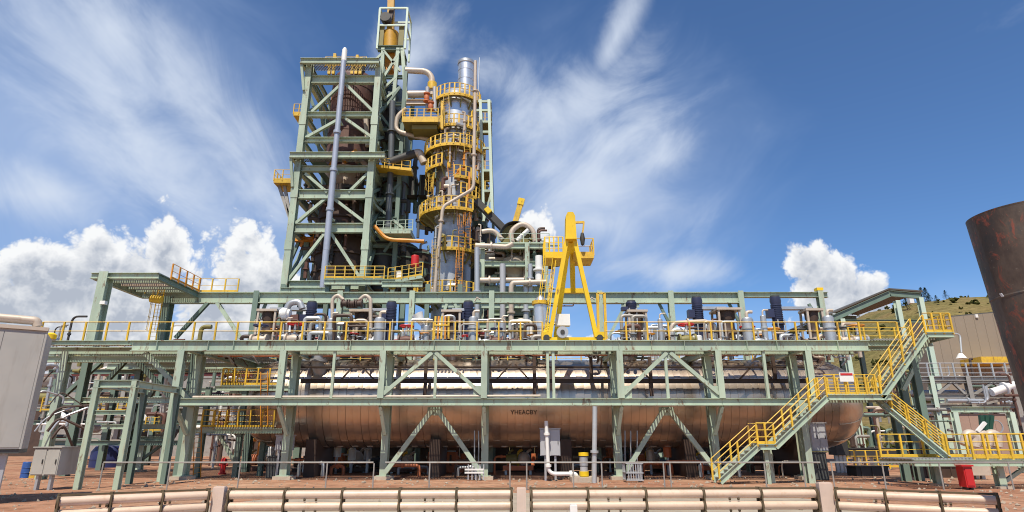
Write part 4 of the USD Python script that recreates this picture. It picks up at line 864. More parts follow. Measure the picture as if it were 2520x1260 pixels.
# outside perch on the left and the small high perch
zz = PZ(450, 57); a, b = PX(681, 450, 57), PX(722, 450, 57)
tw.part('perch', MB().box(a, b + .5, 56.2, 58.6, zz - .35, zz), 'yellow'); handrail(tw, [V(b, 56.2, zz), V(a, 56.2, zz), V(a, 58.6, zz)], 'yellow', 1.1, .7)
for p_ in (686, 700): tw.part('perch_strut', MB().bar(P(p_, 455, 57), P(716, 545, 57), .3, .25, Y_), 'rack')
zz = PZ(284, 58); a, b = PX(726, 284, 58), PX(752, 284, 58)
tw.part('perch', MB().box(a, b + .5, 57.5, 59, zz - .3, zz), 'yellow'); handrail(tw, [V(b, 57.5, zz), V(a, 57.5, zz)], 'yellow', 1.1, .6)
bp(tw, (745, 190), (772, 262), TY0 + 4, .3, .3, 'dgreen'); bp(tw, (735, 300), (800, 380), TY0 + 5, .3, .3, 'dgreen')
# right hand annex frame
ax = [PX(932, 560, 61), PX(990, 560, 61)]; zat = PZ(205, 61)
for x in ax:
    for y in (58, 63): tw.part('annex_column', MB().ibeam(V(x, y, ZD), V(x, y, zat), .5, .42, Y_), 'dgreen')
for py in (215, 280, 340, 400, 450, 510, 560, 620, 700):
    z = PZ(py, 60)
    for y in (58, 63): tw.part('annex_beam', MB().ibeam(V(ax[0], y, z), V(ax[1], y, z), .4, .3), 'dgreen' if py % 3 else 'green')
    if py in (400, 450, 560, 700): tw.part('annex_floor', MB().box(TXR + .4, ax[1], 57.6, 63, z + .22, z + .3), 'dgreen')
for q in (((935, 280), (985, 345)), ((985, 450), (935, 505)), ((905, 490), (992, 562)), ((945, 620), (985, 570)), ((985, 215), (940, 275))): bp(tw, q[0], q[1], 57.8, .24, .24, 'green' if q[0][0] == 905 else 'dgreen')
handrail(tw, [V(PX(905, 395, 57), 57, PZ(408, 57)), V(PX(1010, 400, 57), 57, PZ(420, 57))], 'yellow', 1.1, .9)
tw.part('link_walkway', MB().bar(P(900, 412, 57), P(1015, 424, 57), 1.4, .3), 'yellow')
zo = PZ(590, 56)
tw.part('sagging_gutter', MB().tube([P(921, 556, 56), P(946, 584, 56), P(962, 590, 56), P(1044, 594, 56)], .2, 8, .6), 'orange')
tw.part('canopy', MB().box(PX(925, 575, 56), PX(1010, 575, 56), 56, 59, PZ(574, 56), PZ(562, 56)), 'green')
handrail(tw, [P(925, 570, 56), P(1015, 566, 56)], 'green', 1.1, .8, mids=2)

vz = lambda py: PZ(py, 59)
fv = Thing('flash_vessel', 'big rusty brown vertical vessel inside the green tower', 'vessel', P(862, 700, 59))
vx = PX(862, 310, 59)
for k, (za, zb_) in enumerate(zip(np.linspace(vz(425), vz(205), 9)[:-1], np.linspace(vz(425), vz(205), 9)[1:])):
    fv.part('cladding_panel', MB().lathe([(2.3, 0), (2.36, 0), (2.36, .12), (2.32, .12), (2.32, zb_ - za)], (vx, 59.2, za), Z, 36), 'rust')
fv.part('dome', MB().lathe([(2.32 * math.cos(t), 1.2 * math.sin(t)) for t in np.linspace(0, math.pi / 2, 8)], (vx, 59.2, vz(205)), Z, 32), 'rust')
fv.part('cone', MB().lathe([(0, 0), (1.7, 0), (1.75, 1.5), (2.33, vz(425) - vz(470))], (vx, 59.2, vz(470)), Z, 32), 'beige')
fv.part('lower_body', MB().lathe([(0, 0), (2.7, 0), (2.7, vz(475) - vz(720)), (1.7, vz(475) - vz(720) + .4)], (vx + .3, 59.2, vz(720)), Z, 32), 'dbrown')
for k in range(5): z = vz(700) + (vz(490) - vz(700)) * (k + .5) / 5; fv.part('ring', MB().lathe([(2.7, -.1), (2.95, -.1), (2.95, .1), (2.7, .1)], (vx + .3, 59.2, z), Z, 32), 'dbrown')
for a, b in (((812, 412), (835, 380)), ((905, 412), (880, 380)), ((845, 398), (878, 372))): fv.part('nozzle', MB().tube([P(*a, 56.2), P(*b, 56.6)], .3, 10), 'orange' if a[0] < 880 else 'beige')
for p_, a, b in ((905, 290, 360), (880, 370, 400)): fv.part('pipe', MB().tube([P(p_, b, 56.6), P(p_ - 5, a, 56.6)], .25, 8), 'beige')
random.seed(5)
for i in range(26):
    p_ = random.uniform(745, 895); py = random.uniform(420, 700); y = random.uniform(55.8, 62)
    if 760 < p_ < 890 and y > 56.6 : y = random.uniform(55.6, 56.5)
    L = random.uniform(1, 3.5); q = P(p_, py, y)
    pts = [q, q + Z * L, q + Z * L + X * random.uniform(-1.2, 1.2)]
    pipe('tower_pipe', 'bent pipe between the floors of the green tower', pts, random.uniform(.08, .2), random.choice(['dbrown', 'dbrown', 'rust', 'dark', 'dull']), 'bent pipes inside the green tower', .4, ((0, .5),), 8)
dp = Thing('downpipe', 'tall pale blue grey pipe running down the front of the green tower', 'pipe', P(793, 715, 53.9))
dxx = lambda py: PX(820, 430, 53.9) + 0
q0, q1 = P(793, 722, 53.9), P(846, 150, 53.9)
pts = [q0 + (q1 - q0) * t for t in np.linspace(0, 1, 7)]
for i, (a, b) in enumerate(zip(pts, pts[1:])): dp.part('pipe_length', MB().tube([a, b - (b - a) * .004], .30 if i < 3 else .27, 14), 'pipe_blue')
for i in (2, 3, 4): dp.part('coupling', MB().tube([pts[i] - (q1 - q0) * .006, pts[i] + (q1 - q0) * .006], .38, 14), 'pipe_blue')
dp.part('top_cap', MB().tube([q1, q1 + Z * 1.3, q1 + Z * 1.6], [.27, .27, .12], 12), 'white')
for i, t in enumerate((.12, .3, .5, .72, .95)): q = q0 + (q1 - q0) * t; dp.part('bracket', MB().bar(q + Y_ * .25, q + Y_ * 1.0, .5, .12), 'green')
tt = Thing('roof_vents', 'cluster of yellow posts and a dark drum on the tower roof', 'vents', P(880, 158, 57))
for p_, h in ((812, 2.0), (822, 2.6), (868, 2.0), (878, 2.4), (888, 2.1)): q = V(PX(p_, 160, 57), 57, ZT + .45); tt.part('post', MB().bar(q, q + Z * h, .3, .3, Y_), 'yellow')
q = V(PX(884, 160, 58), 58, ZT + .45); tt.part('drum', MB().lathe([(0, 0), (.7, 0), (.7, 1.9), (.5, 2.3), (0, 2.4)], q, Z, 16), 'dark')
tt.part('cross_bar', MB().bar(V(PX(866, 150, 57), 57, ZT + 1.5), V(PX(890, 150, 57), 57, ZT + 1.5), .2, .2), 'orange')
# service crane mast on the tower top
ms = Thing('tower_crane', 'orange crane mast in a pale green cage on top of the tower', 'crane', P(962, 125, 58))
my = 58.0
b0, b1 = PX(928, 118, my), PX(997, 118, my); c0, c1 = PX(930, 118, my), PX(992, 118, my)
zA, zB, zC = PZ(250, my), PZ(120, my), PZ(20, my)
for x0_, x1_ in ((PX(938, 245, my), PX(943, 122, my)), (PX(1001, 235, my), PX(990, 122, my)), (PX(972, 200, my), PX(980, 122, my))): ms.part('leg', MB().ibeam(V(x0_, my, zA), V(x1_, my, zB), .42, .38, Y_), 'green')
ms.part('base_beam', MB().ibeam(V(c0, my, zB), V(c1, my, zB), .6, .5), 'dgreen'); ms.part('base_beam', MB().ibeam(V(c0 + .5, my + 2.5, zB), V(c1, my + 2.5, zB), .6, .5), 'dgreen')
ms.part('base_floor', MB().box(c0, c1, my, my + 2.6, zB + .32, zB + .4), 'dgreen')
for a, b in (((945, 165), (910, 165)), ((944, 125), (985, 175)), ((983, 128), (945, 190)), ((944, 218), (975, 190)), ((945, 128), (912, 160)), ((945, 245), (985, 215))): bp(ms, a, b, my - .1, .25, .25)
for x in (b0, b1):
    for y in (my, my + 2.5): ms.part('cage_post', MB().bar(V(x, y, zB), V(x, y, zC), .22, .22, Y_), 'lgreen')
for z in (zC, (zB + zC) / 2 + .4):
    for y in (my, my + 2.5): ms.part('cage_rail', MB().bar(V(b0, y, z), V(b1, y, z), .16, .2), 'lgreen')
    for x in (b0, b1): ms.part('cage_rail', MB().bar(V(x, my, z), V(x, my + 2.5, z), .16, .2), 'lgreen')
for p0, p1 in ((931, 943), (980, 993)):
    z1 = PZ(58, my); ms.part('slatted_screen', MB().box(PX(p0, 90, my), PX(p1, 90, my), my + .15, my + .3, zB + .4, z1), 'olive')
ms.part('mast', MB().bar(V(PX(961, 118, my + 1), my + 1, zB + .4), V(PX(964, -60, my + 1), my + 1, PZ(-60, my + 1)), .75, .7, Y_), 'ochre')
ms.part('mast_base', MB().lathe([(0, 0), (.9, 0), (.9, 2.4), (.6, 2.6), (0, 2.6)], V(PX(960, 118, my + 1), my + 1, zB + .4), Z, 16), 'ochre')
hs = ms.part('winch', MB().lathe([(0, 0), (.6, 0), (.6, .7), (0, .7)], V(PX(951, 48, my + .4), my + .4, PZ(50, my + .4)), -Y_, 18), 'dark')
ms.part('jib_bracket', MB().bar(P(955, 62, my + .4), P(966, 20, my + .4), .5, .4, Y_), 'dbrown')
ms.part('drum_housing', MB().box(PX(948, 175, my + 1), PX(970, 175, my + 1), my + .5, my + 2, PZ(178, my + 1), PZ(135, my + 1)), 'orange')
kd = Thing('knockout_drum', 'blue grey drum hung high beside the tower', 'drum', P(965, 250, 60))
q = P(962, 258, 60); kd.part('shell', MB().lathe([(0, -1.6), (.9, -1.3), (1.45, -.3), (1.45, 1.5), (1.0, 2.2), (0, 2.4)], q, Z, 24), 'bluegrey'); kd.part('skirt', MB().lathe([(1.0, 0), (1.1, 0), (1.1, -4), (0, -4)], q - Z, Z, 20), 'dark')
pipe('duct', 'tall dark grey duct on the right side of the tower', [P(955, 560, 57.4), P(962, 400, 57.4), P(966, 250, 57.4)], .32, 'duct', None, 0, ((0, .5), (1, .5)), 14)
pipe('duct', 'sloping black duct joining tower and scrubber', [P(962, 398, 57.2), P(1022, 378, 57.2)], .45, 'dark', None, 0, (), 14)
pipe('elbow_pipe', 'pale elbow at the end of the sloping black duct', [P(1020, 378, 57.2), P(1032, 375, 57.2), P(1044, 402, 57.2)], .42, 'beige', None, .6, (), 14)
pipe('transfer_pipe', 'pale pipe bending from the tower top over to the scrubber', [P(998, 173, 58), P(1050, 176, 58), P(1063, 190, 58), P(1063, 235, 58)], .34, 'beige', None, 1.0, (), 14)
single('flange_coupling', 'yellow flange on the pale bent pipe at the scrubber top', 'flange', MB().lathe([(.3, 0), (.52, 0), (.52, .9), (.3, .9)], P(1063, 222, 58), Z, 16), 'yellow')
pipe('transfer_pipe', 'brown bowed pipe between tower and the big yellow perch', [P(1000, 268, 57.5), P(978, 285, 57.5), P(972, 322, 57.5), P(1062, 346, 57.5)], .25, 'beige', None, .8, (), 12)
pipe('header_pipe', 'pair of short pale pipes behind the big yellow perch', [P(1000, 232, 58.5), P(1056, 232, 58.5)], .4, 'beige', None, 0, (), 12)
random.seed(9)
for i in range(30):
    p_ = random.uniform(925, 1065); py = random.uniform(430, 700); y = random.uniform(58, 64); q = P(p_, py, y); L = random.uniform(1, 4)
    d = random.choice([Z, Z, X]); pipe('gap_pipe', 'pipe crossing the gap between tower and scrubber', [q, q + d * L, q + d * L + (X if d is Z else Z) * random.uniform(-1.5, 1.5)], random.uniform(.1, .3), random.choice(['dark', 'dgreen', 'dbrown', 'dark', 'duct']), 'pipes between tower and scrubber', .4, ((0, .5),), 8)
for a, b, c, d_, y in ((1000, 690, 1020, 630, 61), (940, 700, 990, 600, 62), (1000, 480, 1022, 430, 61), (1030, 480, 1048, 430, 61), (900, 690, 935, 470, 62)):
    x0, x1, z0, z1 = PX(a, b, y), PX(c, b, y), PZ(b, y), PZ(d_, y)
    t = Thing('side_cabinet', 'tall dark equipment case between tower and scrubber', 'equipment case', (x0, y, z0), group='dark equipment cases beside the tower'); t.part('case', MB().box(x0, x1, y, y + 1.6, z0, z1), 'dark'); t.part('rib', MB().box(x0 + .1, x0 + .2, y - .06, y, z0, z1).box(x1 - .2, x1 - .1, y - .06, y, z0, z1), 'dgreen')
single('white_box', 'small white box on the yellow landing between tower and scrubber', 'box', MB().box(PX(975, 690, 55), PX(988, 690, 55), 55, 55.6, PZ(692, 55), PZ(670, 55)).bar(P(975, 669, 55.3), P(988, 669, 55.3), .5, .06), 'white')
single('red_drum', 'red drum on the landing left of the scrubber', 'drum', MB().lathe([(0, 0), (.4, 0), (.4, .95), (.36, 1.05), (0, 1.05)], P(1021, 655, 56), Z, 16), 'red')
lk = Thing('link_landing', 'yellow railed landing between the tower and the scrubber foot', 'landing', P(1000, 700, 54.5))
a, b, c = P(958, 700, 54.5), P(1042, 686, 54.5), P(1042, 686, 56.5)
lk.part('floor', MB().bar(a, b, 1.6, .3), 'green'); handrail(lk, [a - Y_ * .8 + Z * .15, b - Y_ * .8 + Z * .15], 'yellow', 1.2, .6, mids=2); lk.part('hopper', MB().lathe([(0, 0), (.25, 0), (.9, 1.0), (0, 1.0)], P(965, 712, 54.5), Z, 4), 'yellow')

# dark bulky equipment that fills the gap
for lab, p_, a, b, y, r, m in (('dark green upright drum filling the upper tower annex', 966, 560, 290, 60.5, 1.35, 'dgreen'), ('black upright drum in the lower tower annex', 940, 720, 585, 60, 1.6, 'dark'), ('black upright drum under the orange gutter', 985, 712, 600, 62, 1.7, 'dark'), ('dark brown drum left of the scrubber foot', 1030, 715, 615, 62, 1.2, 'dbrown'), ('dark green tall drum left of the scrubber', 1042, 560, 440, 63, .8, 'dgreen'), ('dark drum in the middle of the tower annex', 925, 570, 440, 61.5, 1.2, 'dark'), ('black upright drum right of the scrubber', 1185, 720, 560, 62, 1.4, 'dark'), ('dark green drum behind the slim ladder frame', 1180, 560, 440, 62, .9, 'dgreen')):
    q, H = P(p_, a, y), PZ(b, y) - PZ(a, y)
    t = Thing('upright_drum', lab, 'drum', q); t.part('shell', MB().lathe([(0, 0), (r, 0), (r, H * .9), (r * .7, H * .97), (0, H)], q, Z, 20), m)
    for k in range(4): t.part('hoop', MB().lathe([(r, 0), (r + .12, .02), (r + .12, .16), (r, .18)], q + Z * H * (.12 + .24 * k), Z, 20), 'dgreen' if m != 'dgreen' else 'dbrown')
    t.part('vent', MB().tube([q + Z * H, q + Z * (H + .7), q + Z * (H + .9) + X * .7], .14, 8, .3), 'dull')

# ------------------------------------------------------------------ scrubber column with ring platforms and stack
SY, SR = 58.0, 1.9
SX = PX(1117, 480, SY)
sc_ = Thing('scrubber_column', 'silver scrubber column ringed by yellow railed platforms', 'column', (SX, SY, ZD))
szm = lambda py, R=0: PZ(py, SY - R)
zs = [ZD, szm(655), szm(560), szm(480), szm(400), szm(330), szm(245)]
for i, (a, b) in enumerate(zip(zs, zs[1:])):
    n = 3
    for k in range(n):
        h = (b - a) / n; sc_.part('cladding_panel', MB().lathe([(SR - .03, 0), (SR + .03, 0), (SR + .03, .08), (SR, .08), (SR, h)], (SX, SY, a + k * h), Z, 40), 'dull' if i < 5 else 'bright')
sc_.part('top_dome', MB().lathe([(SR, 0), (SR * .8, .5), (0, .9)], (SX, SY, zs[-1]), Z, 32), 'bright')
def ring(py, R, a0, a1, mat='yellow', hgt=1.1):
    z = szm(py, R); n = max(6, int((a1 - a0) / 12)); full = a1 - a0 >= 359
    A = lambda a: V(SX + R * math.sin(math.radians(a)), SY - R * math.cos(math.radians(a)), z)
    prof_in, mb, segs = SR + .12, MB(), []
    angs = np.linspace(a0, a1, n + 1)
    for i in range(n):
        a, b = math.radians(angs[i]), math.radians(angs[i + 1]); o = V(SX, SY, 0)
        c = [V(SX + r * math.sin(t), SY - r * math.cos(t), zz) for zz in (z - .12, z) for r, t in ((prof_in, a), (R, a), (R, b), (prof_in, b))]
        mb.add(c, CUBE_F)
    pl = sc_.part('ring_platform', mb, 'olive')
    fas = MB()
    for i in range(n): fas.bar(A(angs[i]) - Z * .1, A(angs[i + 1]) - Z * .1, .08, .32)
    pl.part('fascia', fas, mat)
    for a in np.arange(a0 + 8, a1, 30):
        t = math.radians(a); pl.part('gusset', MB().bar(V(SX + (SR) * math.sin(t), SY - SR * math.cos(t), z - 1.2), V(SX + (R - .15) * math.sin(t), SY - (R - .15) * math.cos(t), z - .2), .1, .2), 'olive')
    handrail(sc_, [A(a) + Z * .02 for a in angs], mat, hgt, .75, toe=False, pr=.075, r=.045)
ring(228, 2.6, -170, 170, 'yellow', 1.2)
ring(303, 2.5, -60, 170); ring(351, 3.2, -120, 100); ring(399, 3.0, -150, -20); ring(430, 2.9, 5, 150); ring(508, 3.4, -150, 40); ring(608, 3.0, -20, 130); ring(472, 2.8, 20, 150); ring(718, 3.6, -130, 140)
bigz = PZ(300, 56)
q0, q1 = P(994, 305, 56), P(1086, 275, 56)
sc_.part('side_platform', MB().box(PX(995, 300, 56), PX(1080, 300, 56), 55.2, 59.0, bigz - .5, bigz), 'olive').part('fascia', MB().box(PX(993, 300, 56), PX(1082, 300, 56), 55.1, 55.17, bigz - .5, bigz + .12), 'yellow')
sc_.part('side_platform', MB().box(PX(1015, 316, 56), PX(1076, 316, 56), 55.6, 58, PZ(322, 56), PZ(312, 56)), 'olive')
handrail(sc_, [V(PX(994, 300, 56), 58.8, bigz), V(PX(994, 300, 56), 55.2, bigz), V(PX(1080, 300, 56), 55.2, bigz)], 'yellow', 1.1, .8, mids=2, pr=.05)
sc_.part('side_beam', MB().ibeam(P(1000, 252, 57), P(1066, 252, 57), .6, .4), 'beige')
for p_ in (1052, 1070): sc_.part('vertical_pipe', MB().tube([P(p_, 275, 56.5), P(p_, 215, 56.5)], .22, 10), 'lgrey')
for p_, py in ((1060, 262), (1050, 240)): sc_.part('red_valve', MB().lathe([(0, -.5), (.35, -.5), (.35, -.4), (.2, -.36), (.3, 0), (.2, .36), (.35, .4), (.35, .5), (0, .5)], P(p_, py, 55.8), Z, 14), 'orange2')
for a, b, p_ in ((612, 530, 1136), (605, 528, 1150)):
    ladder(sc_, V(PX(p_, 570, 54.8), 54.8, szm(a, 3.2)), V(PX(p_, 570, 54.8), 54.8, szm(b, 3.2)), V(0, -1, 0), .55, 'orange')
ladder(sc_, P(1070, 718, 54.2), P(1074, 590, 54.2), V(0, -1, 0), .8, 'yellow'); ladder(sc_, P(1112, 440, 54.6), P(1108, 400, 54.6), V(0, -1, 0), .6, 'orange'); ladder(sc_, P(1100, 300, 55), P(1098, 235, 55), V(-.4, -1, 0), .6, 'yellow')
ladder(sc_, P(1150, 375, 54.9), P(1148, 325, 54.9), V(.3, -1, 0), .6, 'yellow'); ladder(sc_, P(1058, 520, 55), P(1062, 425, 55), V(-.5, -1, 0), .6, 'yellow'); ladder(sc_, P(1128, 720, 54.3), P(1132, 612, 54.3), V(.2, -1, 0), .6, 'orange')
for p_, a, b, w in ((1088, 318, 250, .25), (1150, 520, 470, .2), (1155, 425, 470, .2)): sc_.part('support_post', MB().bar(P(p_, a, 55.4), P(p_, b, 55.4), w, .3, Y_), 'orange' if p_ > 1100 else 'yellow')
random.seed(88)
for i in range(76):
    a = math.radians(random.uniform(-110, 110)); R = SR + random.uniform(.25, 1.0); py = random.choice((303, 351, 399, 430, 508, 608, 718)); z = szm(py, R) + random.uniform(-1.0, .6); q = V(SX + R * math.sin(a), SY - R * math.cos(a), z)
    L = random.uniform(.7, 2.6); tdir = V(math.cos(a), math.sin(a), 0) * random.uniform(-1, 1)
    pipe('platform_pipe', 'bent pipe beside the ring platforms of the scrubber', [q, q + Z * L, q + Z * L + tdir], random.choice([.06, .09, .13, .2]), random.choice(['beige', 'yellow', 'dull', 'dbrown', 'olive', 'dgreen', 'orange', 'beige', 'galv', 'rust']), 'bent pipes on the scrubber platforms', .3, ((0, .5),), 8)
ch = Thing('exhaust_stack', 'shiny silver exhaust stack with dark rim above the scrubber', 'chimney', P(1146, 240, 60))
cx_ = PX(1146, 200, 60); cz0, cz1 = PZ(245, 60), PZ(156, 60)
for k in range(4): h = (cz1 - cz0) / 4; ch.part('section', MB().lathe([(.9, 0), (.93, 0), (.93, .05), (.9, .05), (.9, h)], (cx_, 60, cz0 + k * h), Z, 28), 'bright')
ch.part('rim', MB().lathe([(.84, -.25), (.98, -.25), (.98, .1), (.84, .1)], (cx_, 60, cz1), Z, 28, closed=True), 'dull')
ch.part('lightning_rod', MB().tube([V(cx_ + 1.5, 60, cz0 - 3), V(cx_ + 1.5, 60, cz1 + .8)], .035, 6), 'galv')
pipe('riser_pipe', 'long thin beige pipe zigzagging down the front of the scrubber', [P(1170, 150, 53.8), P(1168, 300, 53.8), P(1165, 465, 53.8), P(1090, 508, 53.8), P(1082, 580, 53.8), P(1068, 735, 53.8)], .17, 'beige', None, .5, ((0, .5), (1, .5), (3, .5)), 10)
pf2 = Thing('ladder_frame', 'slim green frame standing right of the scrubber', 'steel frame', P(1195, 540, 58))
for a, b in (((1212, 545), (1203, 246)), ((1190, 545), (1182, 246))): pf2.part('post', MB().ibeam(P(*a, 57), P(*b, 57), .3, .3, Y_), 'lgreen')
for a, b in (((1212, 545), (1203, 246)), ((1190, 545), (1182, 246))): pf2.part('post', MB().ibeam(P(*a, 57) + Y_ * 3, P(*b, 57) * V(1, 1, 1) + Y_ * 3, .3, .3, Y_), 'dgreen')
for i, py in enumerate((250, 272, 300, 325, 365, 420, 470, 520)):
    x0, x1 = PX(1150 if py in (250, 272) else 1184, py, 57), PX(1207, py, 57); z = PZ(py, 57)
    pf2.part('beam', MB().bar(V(x0, 57, z), V(x1, 57, z), .2, .25), 'green'); pf2.part('beam', MB().bar(V(x1, 57, z), V(x1, 60, z), .2, .25), 'green')
    if py in (300, 420, 470): pf2.part('landing', MB().box(PX(1186, py, 57), x1 - .1, 57.1, 59.8, z - .05, z), 'olive'); handrail(pf2, [V(PX(1180, py, 57), 57, z), V(x1, 57, z)], 'yellow', 1.1, .7, pr=.05)
bp(pf2, (1190, 545), (1210, 470), 57, .2, .2)
# ------------------------------------------------------------------ cluster right of the scrubber
cl = Thing('exchanger_frame', 'green frame with pipework between scrubber and yellow crane', 'steel frame', P(1260, 800, 52))
cyy = 52.0
for p_ in (1186, 1298, 1345): cl.part('column', MB().ibeam(V(PX(p_, 740, cyy), cyy, ZD), V(PX(p_, 740, cyy), cyy, PZ(598, cyy)), .45, .4, Y_), 'green')
for p_ in (1186, 1345): cl.part('column', MB().ibeam(V(PX(p_, 740, cyy), 57, ZD), V(PX(p_, 740, cyy), 57, PZ(598, cyy)), .45, .4, Y_), 'dgreen')
for py, a, b in ((606, 1215, 1352), (650, 1180, 1330), (712, 1170, 1345), (770, 1215, 1320), (790, 1215, 1350)):
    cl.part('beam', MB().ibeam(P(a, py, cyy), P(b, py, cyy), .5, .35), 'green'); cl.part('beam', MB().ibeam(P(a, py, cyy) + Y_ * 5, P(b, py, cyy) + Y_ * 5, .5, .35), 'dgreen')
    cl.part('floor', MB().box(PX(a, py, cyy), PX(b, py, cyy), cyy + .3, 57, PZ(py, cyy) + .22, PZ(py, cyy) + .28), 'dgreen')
handrail(cl, [P(1225, 600, cyy), P(1352, 600, cyy)], 'green', 1.0, 1.2)
ex = Thing('heat_exchanger', 'round dark ended exchanger under a big pale pipe arch', 'exchanger', P(1270, 580, 54))
q = P(1268, 586, 53); ex.part('shell', MB().lathe([(0, 0), (1.35, 0), (1.35, .25), (1.2, .25), (1.2, 3.5), (0, 3.9)], q, Y_, 28), 'olive'); ex.part('hood', MB().lathe([(1.45, -.6), (1.5, -.6), (1.5, .6), (1.45, .6)], q, Y_, 28, 10, 170, closed=True), 'dark')
ex.part('saddle', MB().box(q[0] - .9, q[0] + .9, 53.5, 54.2, PZ(604, 52), q[2]), 'green')
pipe('arch_pipe', 'big pale pipe arching over the exchanger end', [P(1262, 602, 52.6), P(1255, 570, 52.6), P(1285, 548, 52.6), P(1312, 565, 52.6), P(1318, 602, 52.6)], .25, 'beige', None, 1.4, (), 14)
pipe('arch_pipe', 'white pipe sloping inside the big pale arch', [P(1272, 592, 52.3), P(1300, 566, 52.3)], .2, 'white', None, 0)
pipe('arch_pipe', 'smaller pale pipe arch at the scrubber side', [P(1186, 570, 52.4), P(1215, 566, 52.4), P(1236, 590, 52.4)], .22, 'beige', None, .9, (), 12)
pipe('long_pipe', 'beige pipe running level from the scrubber to the exchanger frame', [P(1170, 604, 51.4), P(1248, 608, 51.4), P(1262, 600, 51.4)], .24, 'beige', None, .5, ((0, .5),), 12)
pipe('long_pipe', 'pale pipe running level below the exchanger frame', [P(1168, 690, 51.4), P(1290, 690, 51.4)], .26, 'beige', None, .5, ((0, .3),), 12)
pipe('long_pipe', 'pale pipe bending down beside the yellow crane', [P(1345, 694, 50.5), P(1262, 696, 50.5), P(1258, 705, 50.5), P(1258, 835, 50.5)], .22, 'beige', None, .9, ((0, .5), (2, .5)), 14)
for i, (p_, a, b, m, r) in enumerate(((1237, 650, 832, 'lgrey', .26), (1294, 700, 832, 'galv', .24), (1174, 610, 830, 'dull', .24), (1326, 630, 700, 'white', .32), (1305, 650, 720, 'dull', .2))):
    pipe('standing_pipe', ('light grey standing pipe left in the exchanger frame', 'galvanised standing pipe below the exchanger frame', 'grey standing pipe beside the scrubber', 'thick white standing pipe next to the crane cage', 'short grey standing pipe in the exchanger frame')[i], [P(p_, b, 51), P(p_, a, 51)], r, m, None, 0, ((0, .5),), 12)
random.seed(21)
for i in range(80):
    p_ = random.uniform(1172, 1345); py = random.uniform(600, 820); y = random.uniform(52.5, 57); q = P(p_, py, y); L = random.uniform(.8, 3); d = random.choice([Z, X, Z])
    pipe('cluster_pipe', 'bent pipe in the crowded exchanger frame', [q, q + d * L, q + d * L + (X if d is Z else Z) * random.uniform(-1.2, 1.2)], random.uniform(.06, .18), random.choice(['dgreen', 'dbrown', 'dull', 'beige', 'olive', 'rust', 'green', 'rack']), 'bent pipes in the exchanger frame', .35, ((0, .5),), 8)
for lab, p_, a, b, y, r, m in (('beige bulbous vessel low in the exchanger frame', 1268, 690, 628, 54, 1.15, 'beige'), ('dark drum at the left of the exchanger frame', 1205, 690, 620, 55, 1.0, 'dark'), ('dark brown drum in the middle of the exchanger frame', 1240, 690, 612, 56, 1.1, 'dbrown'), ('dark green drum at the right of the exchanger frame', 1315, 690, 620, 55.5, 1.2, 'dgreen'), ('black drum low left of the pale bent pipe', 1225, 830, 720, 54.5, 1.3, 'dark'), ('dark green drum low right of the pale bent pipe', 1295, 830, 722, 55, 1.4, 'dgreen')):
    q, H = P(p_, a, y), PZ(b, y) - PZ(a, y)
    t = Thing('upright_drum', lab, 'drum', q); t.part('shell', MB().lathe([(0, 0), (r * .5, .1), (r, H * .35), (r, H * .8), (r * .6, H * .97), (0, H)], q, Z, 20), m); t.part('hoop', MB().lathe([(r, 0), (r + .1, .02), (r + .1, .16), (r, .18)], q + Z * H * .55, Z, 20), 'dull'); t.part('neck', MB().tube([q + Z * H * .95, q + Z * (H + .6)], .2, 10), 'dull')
jb = Thing('jib_crane', 'short yellow jib poking up behind the pale pipe arch', 'crane', P(1262, 570, 53))
jb.part('boom', MB().bar(P(1262, 568, 53.5), P(1282, 498, 53.5), .5, .45, Y_), 'yellow'); jb.part('tip', MB().bar(P(1280, 505, 53.5), P(1284, 490, 53.5), .6, .55, Y_), 'byellow'); jb.part('pedestal', MB().bar(P(1260, 590, 53.5), P(1263, 560, 53.5), .7, .6, Y_), 'olive')
pt = Thing('sloping_chute', 'dark sloping chute with pale lid falling right from the scrubber', 'chute', P(1230, 550, 55))
pt.part('chute', MB().bar(P(1172, 495, 55.5), P(1242, 566, 55.5), .6, .9, Y_), 'dark'); pt.part('lid', MB().bar(P(1176, 492, 55.2), P(1206, 522, 55.2), .3, .25, Y_), 'white'); pt.part('clamp', MB().bar(P(1196, 513, 55), P(1206, 524, 55), .5, .5, Y_), 'byellow')
ht = Thing('hot_tank', 'small silver tank with yellow topped rail beside the crane leg', 'tank', P(1332, 830, 42))
q = V(PX(1331, 800, 42), 42, ZD + .05); H = PZ(725, 42) - q[2]
ht.part('shell', MB().lathe([(0, 0), (.5, 0), (.5, H * .8), (.38, H * .92), (0, H)], q, Z, 20), 'bright'); ht.part('top_ring', MB().lathe([(.5, H * .82), (.62, H * .82), (.62, H * .88), (.5, H * .88)], q, Z, 20), 'yellow'); ht.part('band', MB().lathe([(.5, H * .4), (.53, H * .4), (.53, H * .44), (.5, H * .44)], q, Z, 20), 'dull')
# behind deck level: green shelves and dark machines seen between deck and girder
bk = Thing('shelf_steelwork', 'shaded green frame of shelves behind the girder', 'steel frame', P(1000, 830, 52))
for py, a, b in ((768, 840, 940), (790, 840, 900), (752, 1185, 1320), (800, 1100, 1330), (715, 690, 800), (700, 940, 1040)):
    bk.part('beam', MB().ibeam(P(a, py, 51), P(b, py, 51), .5, .3), 'green')
for p_ in (690, 800, 850, 945, 990, 1050, 1130, 1180): bk.part('column', MB().ibeam(V(PX(p_, 780, 53), 53, ZD), V(PX(p_, 780, 53), 53, PZ(700, 53)), .4, .4, Y_), 'dgreen')
rd = Thing('rear_floor', 'dark plated floor behind the girder at deck height', 'floor', (-8, 54, 0))
for k in range(14):
    x0 = -19.5 + 1.75 * k; rd.part('floor_plate', MB().box(x0, x0 + 1.73, 49.3, 54.8, ZD - .1, ZD - .02), 'dgreen')
